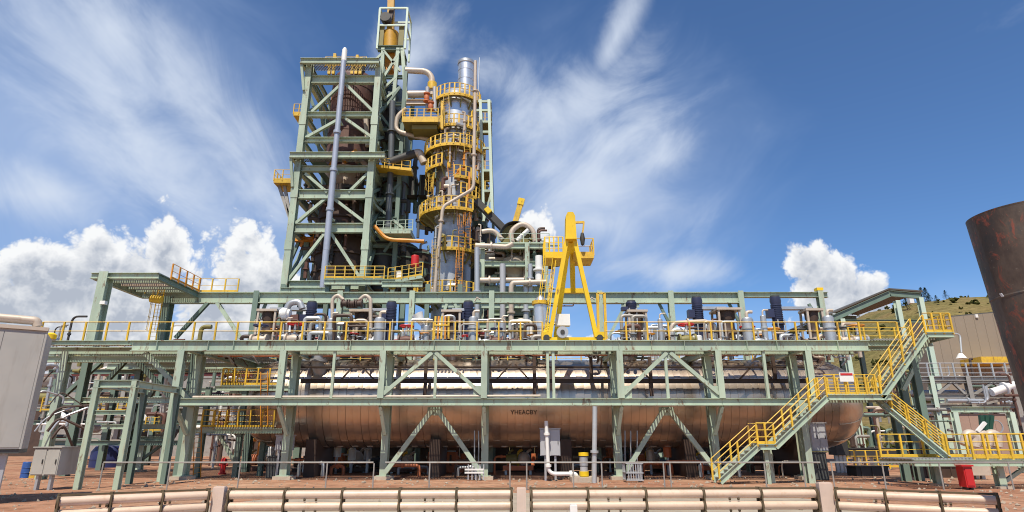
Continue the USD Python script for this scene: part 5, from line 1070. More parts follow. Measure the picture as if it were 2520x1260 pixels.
for k in range(5):
    for y in (49.6, 54.4): rd.part('column', MB().ibeam(V(-19.2 + 5.9 * k, y, 0), V(-19.2 + 5.9 * k, y, ZD - .5), .45, .4, Y_), 'dgreen')
for y in (49.6, 54.4): rd.part('beam', MB().ibeam(V(-19.5, y, ZD - .32), V(5, y, ZD - .32), .4, .3), 'dgreen')
random.seed(33)
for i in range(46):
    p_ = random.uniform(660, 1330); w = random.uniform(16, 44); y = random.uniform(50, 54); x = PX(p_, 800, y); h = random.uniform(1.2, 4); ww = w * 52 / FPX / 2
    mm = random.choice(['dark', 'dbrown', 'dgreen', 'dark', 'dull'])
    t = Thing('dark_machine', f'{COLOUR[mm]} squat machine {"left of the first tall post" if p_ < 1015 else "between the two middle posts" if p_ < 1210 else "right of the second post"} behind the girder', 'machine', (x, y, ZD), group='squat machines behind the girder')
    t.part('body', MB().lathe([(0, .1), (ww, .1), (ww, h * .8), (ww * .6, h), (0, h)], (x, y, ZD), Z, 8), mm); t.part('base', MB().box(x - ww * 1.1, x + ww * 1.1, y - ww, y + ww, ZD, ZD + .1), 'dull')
    t.part('cap', MB().tube([V(x, y, ZD + h), V(x, y, ZD + h + .5)], ww * .3, 8), random.choice(['dull', 'beige', 'dark']))

# ------------------------------------------------------------------ small things in front of and below the vessel
def cabinet(name, label, a, b, top, bot, y, mat, depth=.6, legs=0, door=True):
    x0, x1, z1, z0 = PX(a, bot, y), PX(b, bot, y), PZ(top, y), max(0.02, PZ(bot, y))
    t = Thing(name, label, 'cabinet', (x0, y, z0)); t.part('case', MB().box(x0, x1, y, y + depth, z0, z1), mat)
    if door:
        m = (x0 + x1) / 2
        for u, v in ((x0, m), (m, x1)): t.part('door', MB().box(u + .04, v - .04, y - .03, y - .003, z0 + .05, z1 - .05), mat).part('handle', MB().box(v - .14, v - .1, y - .07, y - .032, (z0 + z1) / 2 - .1, (z0 + z1) / 2 + .1), 'dark')
    t.part('roof_lip', MB().box(x0 - .05, x1 + .05, y - .08, y + depth + .03, z1 + .002, z1 + .05), mat)
    for k in range(legs): x = x0 + (x1 - x0) * (k + .5) / legs; t.part('leg', MB().box(x - .06, x + .06, y + .1, y + .3, 0, z0 - .002), 'dull')
    return t
cabinet('control_cabinet', 'grey purple control cabinet in front of the vessel middle', 1330, 1379, 1056, 1122, 37.0, 'lgrey', .5, 2)
cabinet('control_cabinet', 'light grey cabinet behind the first main column', 676, 712, 1072, 1108, 38.9, 'lgrey', .8, 2)
cabinet('dark_cabinet', 'dark cabinet under the light grey one at the left vessel end', 652, 690, 1124, 1184, 39.2, 'dgrey', .9, 0)
cabinet('control_cabinet', 'light grey cabinet beside the stair column on the right', 2000, 2040, 1042, 1110, 37.6, 'lgrey', .8, 0)
cabinet('dark_cabinet', 'dark cabinet under the right hand light grey cabinet', 2000, 2042, 1114, 1182, 37.4, 'dgrey', .9, 0)
cabinet('control_cabinet', 'grey cabinet on feet under the raised container', 72, 138, 1102, 1170, 30.0, 'grey', 1.3, 2)
pipe('drain_pipe', 'white pipe dropping in front of the grey cabinet to a pump', [P(1344, 1036, 36.6), P(1347, 1100, 36.6), P(1350, 1166, 36.6), P(1418, 1166, 36.6), P(1421, 1180, 36.6)], .11, 'white', None, .4, ((0, .5), (1, .7), (2, .8)), 12)
t = Thing('yellow_pump', 'pump with two yellow caps beside the white drain pipe', 'pump', (PX(1437, 1190, 36), 36, 0))
x = PX(1437, 1150, 36)
for a, b, r, m in ((1122, 1114, .28, 'byellow'), (1146, 1124, .24, 'dull'), (1166, 1148, .22, 'lgrey'), (1172, 1160, .27, 'byellow')): t.part('section', MB().lathe([(0, 0), (r, 0), (r, PZ(b, 36) - PZ(a, 36)), (0, PZ(b, 36) - PZ(a, 36) + .03)], (x, 36, PZ(a, 36)), Z, 16), m)
t.part('stand', MB().lathe([(.2, 0), (.12, .3), (.12, PZ(1172, 36))], (x, 36, 0), Z, 12), 'dark')
single('pump_plinth', 'low concrete plinth under the yellow capped pump', 'plinth', MB().box(PX(1405, 1185, 36), PX(1470, 1185, 36), 35.4, 36.8, -.05, .28).box(PX(1412, 1185, 36), PX(1425, 1185, 36), 35.5, 36.0, .28, .34), 'concrete')
t = Thing('wire_crate', 'grey barred steel crate at the foot of a green column', 'crate', (PX(1565, 1190, 35.8), 35.8, 0))
x0, x1 = PX(1540, 1180, 35.8), PX(1582, 1180, 35.8)
for k in range(8): x = x0 + (x1 - x0) * k / 7; t.part('bar', MB().bar(V(x, 35.6, .1), V(x, 35.6, 1.0), .05, .05, Y_), 'galv')
for k in range(5): y = 35.6 + .25 * k; t.part('bar', MB().bar(V(x0, y, .1), V(x0, y, 1.0), .05, .05, Y_).bar(V(x1, y, .1), V(x1, y, 1.0), .05, .05, Y_), 'galv')
for z in (.12, .5, 1.0): t.part('frame', MB().bar(V(x0, 35.58, z), V(x1, 35.58, z), .06, .06).bar(V(x0, 36.6, z), V(x1, 36.6, z), .06, .06).bar(V(x0, 35.58, z), V(x0, 36.6, z), .06, .06).bar(V(x1, 35.58, z), V(x1, 36.6, z), .06, .06), 'galv')
t = Thing('wire_crate', 'small white railed crate beside the fourth main column', 'crate', (PX(1170, 1190, 37), 37, 0))
x0, x1 = PX(1152, 1180, 37), PX(1190, 1180, 37)
for k in range(5): x = x0 + (x1 - x0) * k / 4; t.part('bar', MB().bar(V(x, 37, .05), V(x, 37, .9), .06, .05, Y_), 'lgrey')
for z in (.45, .62): t.part('rail', MB().bar(V(x0 - .2, 36.95, z), V(x1, 36.95, z), .05, .09), 'white')
def skid(label, a, b, top, bot, y, mat, kind):
    x0, x1 = PX(a, bot, y), PX(b, bot, y); z0, z1 = PZ(bot, y), PZ(top, y); m = (x0 + x1) / 2; h = z1 - z0
    t = Thing('machine_skid', label, 'skid', (m, y, 0))
    t.part('deck', MB().box(x0, x1, y - .6, y + .9, z0 - .28, z0), mat)
    for x in (x0 + .2, x1 - .2): t.part('leg', MB().box(x - .08, x + .08, y - .4, y + .6, 0, z0 - .28), 'dull')
    if kind == 0: t.part('hood', MB().poly([(-(x1 - x0) * .36, 0), ((x1 - x0) * .36, 0), ((x1 - x0) * .34, h), (-(x1 - x0) * .34, h)], -.6, .6, X, Z, V(m, y + .1, z0)), mat); [t.part('louvre', MB().box(m - (x1 - x0) * .3 + k * (x1 - x0) * .12, m - (x1 - x0) * .25 + k * (x1 - x0) * .12, y - .56, y - .5, z0 + .2, z1 - .2), 'dbrown') for k in range(5)]; t.part('lid', MB().box(m - (x1 - x0) * .3, m + (x1 - x0) * .3, y - .4, y + .5, z1, z1 + .08), 'lgrey')
    else:
        t.part('motor', MB().lathe([(0, 0), (h * .4, 0), (h * .4, (x1 - x0) * .35), (0, (x1 - x0) * .4)], V(x0 + .2, y, z0 + h * .45), X, 14), random.choice(['orange2', 'dull', 'olive'])); t.part('pump', MB().sphere(V(m + (x1 - x0) * .2, y, z0 + h * .5), h * .5, 10), 'beige')
        for k in range(3): xx = x0 + (x1 - x0) * (.2 + .3 * k); t.part('riser', MB().tube([V(xx, y + .2, z0), V(xx, y + .2, z1), V(xx + .3, y + .2, z1 + .15)], .09, 8, .2), ['olive', 'yellow', 'beige'][k])
    return t
skid('red orange engine skid under the vessel between the second and third columns', 1038, 1140, 1112, 1152, 46, 'orange2', 0)
skid('orange pump skid with small risers left of the grey cabinet', 1238, 1312, 1112, 1146, 44, 'orange2', 1)
skid('dull orange pump skid behind the barred crate', 1545, 1640, 1112, 1142, 46, 'orange2', 1)
skid('dim orange pump skid near the stair foot', 1690, 1745, 1118, 1146, 45, 'orange2', 1)
skid('dim red brown pump skid behind the third main column', 960, 1020, 1118, 1150, 46, 'rust', 1)
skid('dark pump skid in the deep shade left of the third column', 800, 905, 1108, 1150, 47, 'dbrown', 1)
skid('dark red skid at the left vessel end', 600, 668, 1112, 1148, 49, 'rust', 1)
for i, (p_, py, y, m) in enumerate(((668, 1115, 47, 'white'), (830, 1112, 45, 'white'), (867, 1120, 46, 'white'), (905, 1118, 46, 'lgrey'), (1520, 1125, 45, 'dull'), (1600, 1120, 44, 'beige'), (1642, 1112, 43, 'orange2'), (1700, 1110, 44, 'beige'), (1500, 1115, 47, 'orange2'), (1668, 1108, 45, 'dull'))):
    q = P(p_, py, y); t = Thing('drum_filter', f'{COLOUR[m]} canister on a stand in the shade below the vessel', 'canister', (q[0], y, 0), group=f'{COLOUR[m]} canisters below the vessel')
    t.part('body', MB().lathe([(0, 0), (.28, 0), (.28, .7), (.15, .85), (0, .85)], q - Z * .35, Z, 14), m); t.part('stand', MB().bar(V(q[0], y, 0), q - Z * .36, .14, .14, Y_), 'dull')
random.seed(44)
for i in range(26):
    p_ = random.uniform(690, 1980); y = random.uniform(40, 47); x = PX(p_, 1170, y); h = random.uniform(.4, 1.3); L = random.uniform(.6, 2.5)
    pipe('floor_pipe', 'pipe over the dark floor below the vessel', [V(x, y, 0), V(x, y, h), V(x + L, y, h), V(x + L, y, 0)], random.uniform(.05, .14), random.choice(['orange2', 'rust', 'dull', 'beige', 'dbrown', 'galv']), 'pipes below the vessel', .25, ((1, .5),), 8)
rb = Thing('fire_cabinet', 'bright red leaning fire box near the right edge', 'fire cabinet', (PX(2385, 1200, 30.2), 30.2, 0))
x0, x1 = PX(2378, 1190, 30.2), PX(2400, 1190, 30.2)
rb.part('case', MB().box(x0, x1, 30.2, 30.7, .12, 1.05), 'red'); rb.part('top', MB().box(x0 - .12, x1 + .03, 30.1, 30.8, 1.052, 1.12), 'red'); rb.part('door', MB().box(x0 + .05, x1 - .05, 30.17, 30.197, .2, .95), 'red'); rb.part('foot', MB().box(x0 + .05, x0 + .15, 30.3, 30.6, 0, .118).box(x1 - .15, x1 - .05, 30.3, 30.6, 0, .118), 'dark')
hy = Thing('hydrant', 'short red hydrant standing on the red earth on the left', 'hydrant', (PX(549, 1165, 44), 44, 0))
x = PX(549, 1150, 44); hy.part('barrel', MB().lathe([(0, 0), (.26, 0), (.26, .1), (.18, .12), (.18, .75), (.25, .78), (.2, 1.0), (0, 1.12)], (x, 44, 0), Z, 16), 'red'); hy.part('outlet', MB().tube([V(x - .3, 44, .62), V(x + .3, 44, .62)], .1, 10), 'red')
cp = Thing('pipe_portal', 'slim green pipe portal standing in front of the left bay', 'portal', (PX(230, 1205, 30.4), 30.4, 0))
ya = 30.4
tzp = PZ(935, ya); xa, xb = PX(242, 940, ya), PX(334, 940, ya)
for x in (xa, xb): cp.part('leg', MB().ibeam(V(x, ya, 0), V(x, ya, tzp), .28, .25, Y_), 'green')
cp.part('lintel', MB().ibeam(V(xa - .2, ya, tzp - .2), V(xb + .18, ya, tzp - .2), .38, .3), 'green'); cp.part('tie', MB().ibeam(V(xa + .2, ya, PZ(1015, ya)), V(xb - .2, ya, PZ(1015, ya)), .22, .2), 'green')
for k in (0, 1): cp.part('back_leg', MB().ibeam(V((xa, xb)[k], ya + 4, 0), V((xa, xb)[k], ya + 4, tzp), .3, .26, Y_), 'dgreen'); cp.part('side_beam', MB().ibeam(V((xa, xb)[k], ya + .2, tzp - .2), V((xa, xb)[k], ya + 3.8, tzp - .2), .34, .28), 'green')
sp = Thing('low_portal', 'low pale green portal on the red earth behind the left columns', 'portal', (PX(372, 1160, 48), 48, 0))
for a in (348, 412): x = PX(a, 1120, 48); sp.part('leg', MB().ibeam(V(x, 48, 0), V(x, 48, PZ(1082, 48)), .4, .4, Y_), 'lgreen'); sp.part('foot', MB().box(x - .4, x + .4, 47.6, 48.4, 0, .15), 'concrete')
sp.part('lintel', MB().ibeam(P(340, 1080, 48), P(418, 1080, 48), .35, .3), 'green'); sp.part('brace', MB().bar(P(350, 1130, 48), P(405, 1090, 48), .2, .2, Y_), 'dgreen')
bt = Thing('blue_tank', 'dark blue domed tank behind the slim portal', 'tank', (PX(270, 1135, 56), 56, 0))
q = P(268, 1140, 56); bt.part('shell', MB().lathe([(0, 0), (1.5, 0), (1.5, 1.3), (1.2, 1.75), (0, 1.95)], V(q[0], 56, 0), Z, 28), 'tank'); bt.part('band', MB().lathe([(1.5, .6), (1.53, .6), (1.53, .7), (1.5, .7)], V(q[0], 56, 0), Z, 28), 'tank')
t = Thing('red_barrel', 'dark red barrel beside the blue tank', 'barrel', (PX(322, 1150, 52), 52, 0)); t.part('shell', MB().lathe([(0, 0), (.5, 0), (.5, 1.7), (.45, 1.8), (0, 1.8)], V(PX(322, 1150, 52), 52, 0), Z, 18), 'red'); t.part('lid', MB().lathe([(.5, 1.6), (.54, 1.6), (.54, 1.82), (0, 1.86)], V(PX(322, 1150, 52), 52, 0), Z, 18), 'blue')

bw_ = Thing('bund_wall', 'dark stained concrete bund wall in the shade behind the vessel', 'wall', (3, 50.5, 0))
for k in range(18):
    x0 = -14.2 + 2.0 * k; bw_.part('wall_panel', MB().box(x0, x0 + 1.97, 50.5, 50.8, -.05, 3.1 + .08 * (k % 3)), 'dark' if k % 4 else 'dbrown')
random.seed(61)
for i in range(24):
    p_ = random.uniform(700, 1990); y = random.uniform(46.5, 49.5); x = PX(p_, 1150, y); h = random.uniform(.8, 2.2); w = random.uniform(.3, .9)
    m = random.choice(['dark', 'dbrown', 'dgrey', 'dark', 'rust', 'orange2', 'dgreen'])
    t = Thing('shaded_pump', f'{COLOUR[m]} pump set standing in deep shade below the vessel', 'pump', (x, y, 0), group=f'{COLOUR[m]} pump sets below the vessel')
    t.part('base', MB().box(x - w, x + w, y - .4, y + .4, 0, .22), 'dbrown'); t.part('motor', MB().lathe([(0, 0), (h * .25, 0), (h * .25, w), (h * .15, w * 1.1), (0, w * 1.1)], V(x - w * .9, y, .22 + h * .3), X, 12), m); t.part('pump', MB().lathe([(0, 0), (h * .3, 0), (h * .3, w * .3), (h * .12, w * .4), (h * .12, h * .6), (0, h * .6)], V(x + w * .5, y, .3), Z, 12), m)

# ------------------------------------------------------------------ raised container on the left edge
ct = Thing('raised_container', 'big grey container on legs cut by the left edge', 'container', (-21, 26, 0))
cy = 23.5
K = P(113, 815, cy); zt_, zb_ = K[2], PZ(1105, cy); x1 = K[0]; x0 = x1 - 7.5; yb = cy + 1.6
# its long face turns away towards the right
d = unit(V(1, .62, 0)); nrm = V(d[1], -d[0], 0)
def cbox(mb, s0, s1, t0, t1, z0, z1): 
    a = V(x1, cy, 0) + d * ((s0 + s1) / 2) - nrm * ((t0 + t1) / 2)
    return mb.bar(a + Z * z0, a + Z * z1, t1 - t0, s1 - s0, d)
ct.part('body', cbox(MB(), -7.5, 0, 0, 2.6, zb_, zt_), 'grey')
for k in range(6): ct.part('wall_panel', cbox(MB(), -7.5 + 1.25 * k + .012, -7.5 + 1.25 * (k + 1) - .012, -.02, -.002, zb_ + .06, zt_ - .1), 'grey')
ct.part('roof_rail', cbox(MB(), -7.6, .08, -.08, .12, zt_ + .002, zt_ + .14), 'beige')
ct.part('corner_post', cbox(MB(), 0.002, .07, -.03, .1, zb_, zt_), 'grey')
for s in (-.5, -2.6, -5.0): ct.part('leg', cbox(MB(), s - .16, s + .16, .3, .62, 0, zb_ - .16), 'lgrey'); 
ct.part('floor_frame', cbox(MB(), -7.5, 0, .05, 2.55, zb_ - .15, zb_ - .002), 'dgrey')
q = V(x1, cy, zt_) + d * -.75 - nrm * .3
ct.part('roof_pipe', MB().tube([q + Z * .42 - d * 6, q + Z * .42, q + Z * .42 + d * .35, q + Z * .2 + d * .42], .17, 12, .3), 'beige')
single('lamp_globe', 'small bright yellow lamp at the left end of the deck rail', 'lamp', MB().lathe([(0, 0), (.28, .05), (.3, .3), (.12, .42), (0, .42)], P(124, 836, 35.8), Z, 14), 'byellow')
for i, (a, b, m) in enumerate(((.9, 0, 'blue2'), (1.35, .4, 'blue2'), (1.1, .9, 'yellow'))):
    q = V(PX(66 + i * 11, 1160, 40.0), 40.0 + .7 * (i % 2), 0); t = Thing('barrel', ('blue barrel under the raised container', 'second blue barrel half behind the container leg', 'yellow barrel under the raised container')[i], 'barrel', q)
    t.part('shell', MB().lathe([(0, 0), (.3, 0), (.3, .9), (.27, .95), (0, .95)], q, Z, 16), m); t.part('hoop', MB().lathe([(.3, .3), (.33, .32), (.3, .34)], q, Z, 16).lathe([(.3, .6), (.33, .62), (.3, .64)], q, Z, 16), m)
random.seed(2)
for i in range(9):
    a = P(random.uniform(60, 130), random.uniform(890, 1090), 33 + i * .6); b = a + V(random.uniform(.5, 2.5), 1, random.uniform(-1.2, 1.2))
    pipe('hose', 'bent hose behind the container corner', [a, a + V(.3, .2, .8), b + Z * .4, b], random.uniform(.03, .07), random.choice(['beige', 'dark', 'dbrown', 'dull']), 'hoses behind the container corner', .5, (), 8)

# ------------------------------------------------------------------ yard fence and the pale pipes in front
fe = Thing('yard_fence', 'single rail galvanised fence before the steel frame', 'fence', (0, 30, 0)); fY = 30.2; fz = PZ(1138, fY)
runs = [(255, 592, (255, 420, 592)), (592, 921, (806, 921)), (948, 1258, (1058, 1255)), (1258, 1752, (1296, 1410, 1480, 1632, 1648)), (1755, 2020, (1880, 1975)), (2042, 2520, (2045, 2170, 2310, 2480))]
for a, b, ps in runs:
    fe.part('rail', MB().tube([V(PX(a, 1138, fY), fY, fz), V(PX(b - 2, 1138, fY), fY, fz)], .035, 8), 'rack')
    for p_ in ps: x = PX(p_, 1138, fY); fe.part('post', MB().tube([V(x, fY, 0), V(x, fY, fz - .03)], .035, 8), 'rack')
fp = [V(PX(108, 1238, 14.9), 14.9, .85), V(PX(540, 1218, 16.9), 16.9, .85), V(PX(1283, 1217, 17.1), 17.1, .85), V(PX(2030, 1210, 17.3), 17.3, .85), V(PX(2490, 1233, 15.2), 15.2, .85)]
names = ('left', 'left middle', 'right middle', 'right')
pr_ = .108; stand = 0
for i, (a, b) in enumerate(zip(fp, fp[1:])):
    d = unit(b - a); g = .22; L = np.linalg.norm(b - a); aa, bb = a + d * g, b - d * g; nn = V(d[1], -d[0], 0)
    t = Thing('pipe_bank', f'{names[i]} run of two stacked dusty pale pipes in the foreground', 'pipe run', aa * V(1, 1, 0), group=None)
    m = 3 if L < 5 else 5
    for k in range(2):
        for j in range(m): u, w = aa + (bb - aa) * j / m, aa + (bb - aa) * (j + 1) / m; t.part('pipe_length', MB().tube([u - Z * .285 * k + d * .01, w - Z * .285 * k - d * .01], pr_ * (1 - .012 * (j % 2)), 18), 'pipe')
        for j in range(m + 1):
            c = aa + (bb - aa) * j / m - Z * .285 * k
            cc = c + d * (.04 if j == 0 else -.04 if j == m else 0)
            t.part('clamp', MB().lathe([(pr_, -.035), (pr_ + .022, -.035), (pr_ + .022, .035), (pr_, .035)], cc, d, 16).bar(cc - nn * .0 + Z * (pr_ + .01), cc + Z * (pr_ + .07), .05, .05), 'bracket')
        for e in (.27, .31, .69, .72):
            c = aa + (bb - aa) * e - Z * .285 * k; t.part('bolt', MB().bar(c - Z * (pr_ + .035) + nn * .03, c - Z * (pr_ - .015) + nn * .07, .05, .05), 'bracket')
    t.part('edge_angle', MB().bar(aa + Z * .135 + V(-nn[0], -nn[1], 0) * .09, bb + Z * .135 - nn * .09, .07, .045), 'bracket')
    for j in range(m + 1):
        c = aa + (bb - aa) * j / m; c = c + d * (.05 if j == 0 else -.05 if j == m else 0)
        t.part('stand', MB().bar(V(c[0], c[1], 0) - nn * .16, V(c[0], c[1], 1.02) - nn * .16, .07, .07, Y_).bar(c - Z * .43 - nn * .19, c - Z * .43 + nn * .14, .06, .05), 'bracket')
        t.part('strap', MB().bar(c - Z * .40 + nn * .135, c + Z * .12 + nn * .135, .035, .02, Y_), 'bracket')
for i, (q, w, h, lab) in enumerate(((fp[1], .30, 1.06, 'pinkish concrete post between the left pipe runs'), (fp[2], .24, 1.02, 'pale concrete post in the middle of the pipe runs'), (fp[3], .36, 1.14, 'wide pinkish concrete post between the right pipe runs'))):
    single('marker_post', lab, 'post', MB().bar(V(q[0], q[1], -.05), V(q[0], q[1], h - .03), w, .2, Y_).bar(V(q[0], q[1], h - .03), V(q[0], q[1], h), w * .92, .16, Y_), 'post')
q = P(1411, 1240, 14.0); single('marker_post', 'small bright white stake at the bottom edge', 'stake', MB().bar(V(q[0], 14, -.05), V(q[0], 14, q[2] - .03), .155, .1, Y_).bar(V(q[0], 14, q[2] - .03), V(q[0], 14, q[2]), .135, .08, Y_), 'white')

# ------------------------------------------------------------------ old pipe at the right edge
op = Thing('old_stack_pipe', 'thick dark pipe with flaking red paint at the right edge', 'pipe', (12, 14, 0))
oy = 13.0
a = P(2508, 900, oy); b = P(2391, 527, oy); r_ = .93
lean = b - a; ax_ = unit(lean)
cen = a + X * (r_ + .07); top = b + X * (r_ + .07)
bot = cen - ax_ * (cen[2] / ax_[2])
op.part('shell', MB().lathe([(r_, 0), (r_, np.linalg.norm(top - bot))], bot, ax_, 48), 'oldpipe')
op.part('rim', MB().lathe([(r_ - .06, -.4), (r_ + .002, -.002), (r_ + .002, .03), (r_ - .06, .03)], top, ax_, 48, closed=True), 'oldpipe')
op.part('inner_lining', MB().lathe([(r_ - .06, 0), (r_ - .06, -6)], top, ax_, 40), 'dark')
for k in (1.9, 4.4):
    op.part('weld_seam', MB().lathe([(r_, -.03), (r_ + .012, 0), (r_, .03)], top - ax_ * k, ax_, 48), 'oldpipe')
sd = V(-.45, -.89, 0); op.part('weld_seam', MB().bar(bot + sd * r_, top + sd * r_, .04, .02, sd), 'oldpipe')
op.part('patch', MB().bar(P(2462, 722, oy - 1.05), P(2468, 730, oy - 1.05), .05, .02), 'lgrey')
# ------------------------------------------------------------------ right background: shed, wall, racks, trees
sh = Thing('open_shed', 'dark roofed open shed on green posts behind the right deck end', 'shed', P(2160, 830, 62))
yf, yk = 60.0, 72.0
r0, r1, r2 = P(2040, 776, yf), P(2188, 712, yf), P(2264, 718, yf)
back = V(0, yk - yf, 0)
for a, b in ((r0, r1), (r1, r2 + X * .3)):
    for k in range(4): u, w = a + (b - a) * k / 4, a + (b - a) * (k + 1) / 4; mb = MB(); t_ = Z * .14; mb.add([u, w, w + back, u + back, u + t_, w + t_, w + back + t_, u + back + t_], CUBE_F); sh.part('roof_sheet', mb, 'roof')
for a, b in ((r0, r1), (r1, r2)): sh.part('rafter', MB().ibeam(a - Z * .45, b - Z * .45, .6, .3), 'dgreen'); sh.part('rafter', MB().ibeam(a - Z * .45 + back, b - Z * .45 + back, .6, .3), 'dgreen')
for q in (P(2205, 735, yf), P(2262, 728, yf), P(2070, 780, yf)):
    for bb in (0, 1): p_ = q + back * bb; sh.part('post', MB().ibeam(V(p_[0], p_[1], 1), p_ - Z * .2, .5, .45, Y_), 'lgreen' if not bb else 'dgreen')
sh.part('end_wall', MB().box(r0[0], r1[0] - 1, yk - .3, yk - .1, 5, r0[2] - .5), 'dbrown'); sh.part('floodlight', MB().box(P(2232, 740, 66)[0], P(2242, 740, 66)[0], 65.5, 66, PZ(748, 66), PZ(732, 66)), 'white')
sh.part('tie_beam', MB().ibeam(V(r0[0], yf, r0[2] - .6), V(r2[0], yf, r0[2] - .6), .3, .2), 'dgreen')
wl = Thing('taupe_hall', 'blank taupe sheet clad hall below the hill', 'building', P(2390, 900, 85))
wy = 85.0
A_, B_, C_, D_ = P(2292, 910, wy), P(2330, 788, wy), P(2462, 768, wy), P(2502, 900, wy)
base = 0.5; xl_, xr_ = P(2300, 900, wy)[0], P(2492, 880, wy)[0]; zL, zR = P(2330, 786, wy)[2], P(2462, 768, wy)[2]
n = 8
for k in range(n):
    u0, u1 = k / n, (k + 1) / n; x0, x1 = xl_ + (xr_ - xl_) * u0, xl_ + (xr_ - xl_) * u1; zz0, zz1 = zL + (zR - zL) * u0, zL + (zR - zL) * u1
    mb = MB(); c = [V(x0, wy, base), V(x1 - .03, wy, base), V(x1 - .03, wy + .25, base), V(x0, wy + .25, base)]; mb.add(c + [V(x0, wy, zz0), V(x1 - .03, wy, zz1), V(x1 - .03, wy + .25, zz1), V(x0, wy + .25, zz0)], CUBE_F); wl.part('wall_sheet', mb, 'taupe')
wl.part('corner_trim', MB().bar(V(xr_ + .12, wy, 1), V(xr_ + .12, wy, zR), .3, .3, Y_), 'beige')
wl.part('eave_light', MB().box(P(2398, 776, wy)[0], P(2404, 776, wy)[0], wy - .2, wy, PZ(782, wy), PZ(774, wy)), 'white')
mb = MB(); mb.add([V(xl_, wy + .3, zL), V(xr_, wy + .3, zR), V(xr_, wy + 4, zR), V(xl_, wy + 4, zL), V(xl_, wy + .3, zL + .2), V(xr_, wy + .3, zR + .2), V(xr_, wy + 4, zR + .2), V(xl_, wy + 4, zL + .2)], CUBE_F); wl.part('roof', mb, 'roof')
wl.part('side_wall', MB().box(xl_, xl_ + .2, wy + .3, wy + 4, base, zL), 'taupe'); wl.part('side_wall', MB().box(xr_ - .2, xr_, wy + .3, wy + 4, base, zR), 'taupe')
aw = wl.part('yellow_awning', MB().box(P(2402, 890, wy - 3)[0], P(2505, 890, wy - 3)[0], wy - 4, wy - .1, PZ(895, wy - 3), PZ(880, wy - 3)), 'yellow'); aw.part('awning_post', MB().box(P(2480, 890, wy - 3)[0], P(2484, 890, wy - 3)[0], wy - 3.8, wy - 3.5, .5, PZ(897, wy - 3)), 'beige')
ra = Thing('pipe_rack', 'weathered grey pipe rack behind the right hand stair', 'pipe rack', P(2380, 1000, 52))
for y in (50, 55):
    for p_ in (2295, 2385, 2495, 2600): x = PX(p_, 960, y); ra.part('column', MB().ibeam(V(x, y, 0), V(x, y, PZ(925, y)), .4, .36, Y_), 'rack' if p_ != 2295 else 'lgreen')
    for py, d in ((932, .35), (940, .2), (975, .35), (1000, .3)): ra.part('beam', MB().ibeam(P(2255, py, y), P(2640, py, y), d, .3), 'rack')
    for a, b in (((2300, 975), (2340, 942)), ((2380, 975), (2345, 942)), ((2392, 975), (2440, 942)), ((2490, 975), (2445, 942)), ((2300, 1000), (2380, 978)), ((2395, 1000), (2490, 978))): bp(ra, a, b, y, .2, .18, 'rack')
handrail(ra, [P(2255, 930, 50), P(2640, 930, 50)], 'galv', 1.2, 1.1, mids=2, pr=.05)
for i in range(6): y = 50.4 + i * .75; zz = PZ(972 if i % 2 else 938, 50) + .3; pipe('rack_pipe', 'pipe lying along the grey rack behind the stair', [V(PX(2240, 950, y), y, zz), V(PX(2650, 950, y), y, zz)], .16 + .03 * (i % 3), ('beige', 'dull', 'rust')[i % 3], 'pipes along the right grey rack', 0, ((0, .3), (0, .6)))
pipe('rack_pipe', 'thick white pipe sloping up at the right end of the grey rack', [P(2440, 966, 49), P(2505, 945, 49)], .3, 'white', None, 0, ((0, .5),), 12)
random.seed(17)
for i in range(90):
    p_ = random.uniform(2120, 2530); py = random.uniform(925, 1090); y = random.uniform(48, 62); q = P(p_, py, y); L = random.uniform(1, 4); d = random.choice([X, Z, X])
    pipe('tangle_pipe', 'bent pipe in the tangle behind the right stair', [q, q + d * L, q + d * L + (X if d is Z else Z) * random.uniform(-1.5, 1.5)], random.uniform(.04, .16), random.choice(['beige', 'rack', 'rack', 'dbrown', 'dull', 'dgreen', 'rust', 'olive']), 'bent pipes behind the right stair', .4, ((0, .5),), 8)
pw = Thing('pink_wall', 'plain pinkish brown wall in a green frame on the right', 'wall', P(2425, 1060, 46))
x0, x1, z0, z1 = PX(2362, 1065, 46), PX(2485, 1065, 46), 0.0, PZ(1008, 46)
for k in range(4): pw.part('panel', MB().box(x0 + (x1 - x0) * k / 4, x0 + (x1 - x0) * (k + 1) / 4 - .02, 46, 46.2, z0, z1 - .3), 'pinkwall')
pw.part('lintel', MB().ibeam(V(x0 - .3, 46, z1), V(x1 + .4, 46, z1), .4, .3), 'green')
for x in (x0 - .2, x1 + .3): pw.part('post', MB().ibeam(V(x, 45.9, 0), V(x, 45.9, z1 - .2), .4, .36, Y_), 'lgreen')
t = Thing('valve_tree', 'dark green valve cluster with pale elbows before the pink wall', 'valve', P(2430, 1080, 43))
for k, p_ in enumerate((2418, 2427, 2436)): t.part('actuator', MB().bar(P(p_, 1060, 43), P(p_ - 4 + 4 * k, 1022, 43), .24, .24, Y_), 'bottle')
for p_ in (2385, 2412, 2440): t.part('elbow', MB().tube([P(p_ - 12, 1095, 42.8), P(p_ - 4, 1066, 42.8), P(p_ + 14, 1072, 42.8), P(p_ + 14, 1100, 42.8)], .32, 12, .5), 'beige')
t.part('strut', MB().bar(P(2405, 1062, 42.6), P(2424, 1040, 42.6), .2, .2, Y_), 'white'); t.part('wheel', MB().lathe([(.4, -.04), (.46, -.04), (.46, .04), (.4, .04)], P(2452, 1050, 43), Y_, 18, closed=True), 'dull')
for p_ in (2385, 2440): t.part('stand', MB().bar(V(PX(p_, 1100, 43), 43, 0), P(p_, 1085, 43), .3, .3, Y_), 'dull')
rf = Thing('rear_railing', 'row of yellow railings on the ground behind the vessel right end', 'railing', P(2180, 1120, 48))
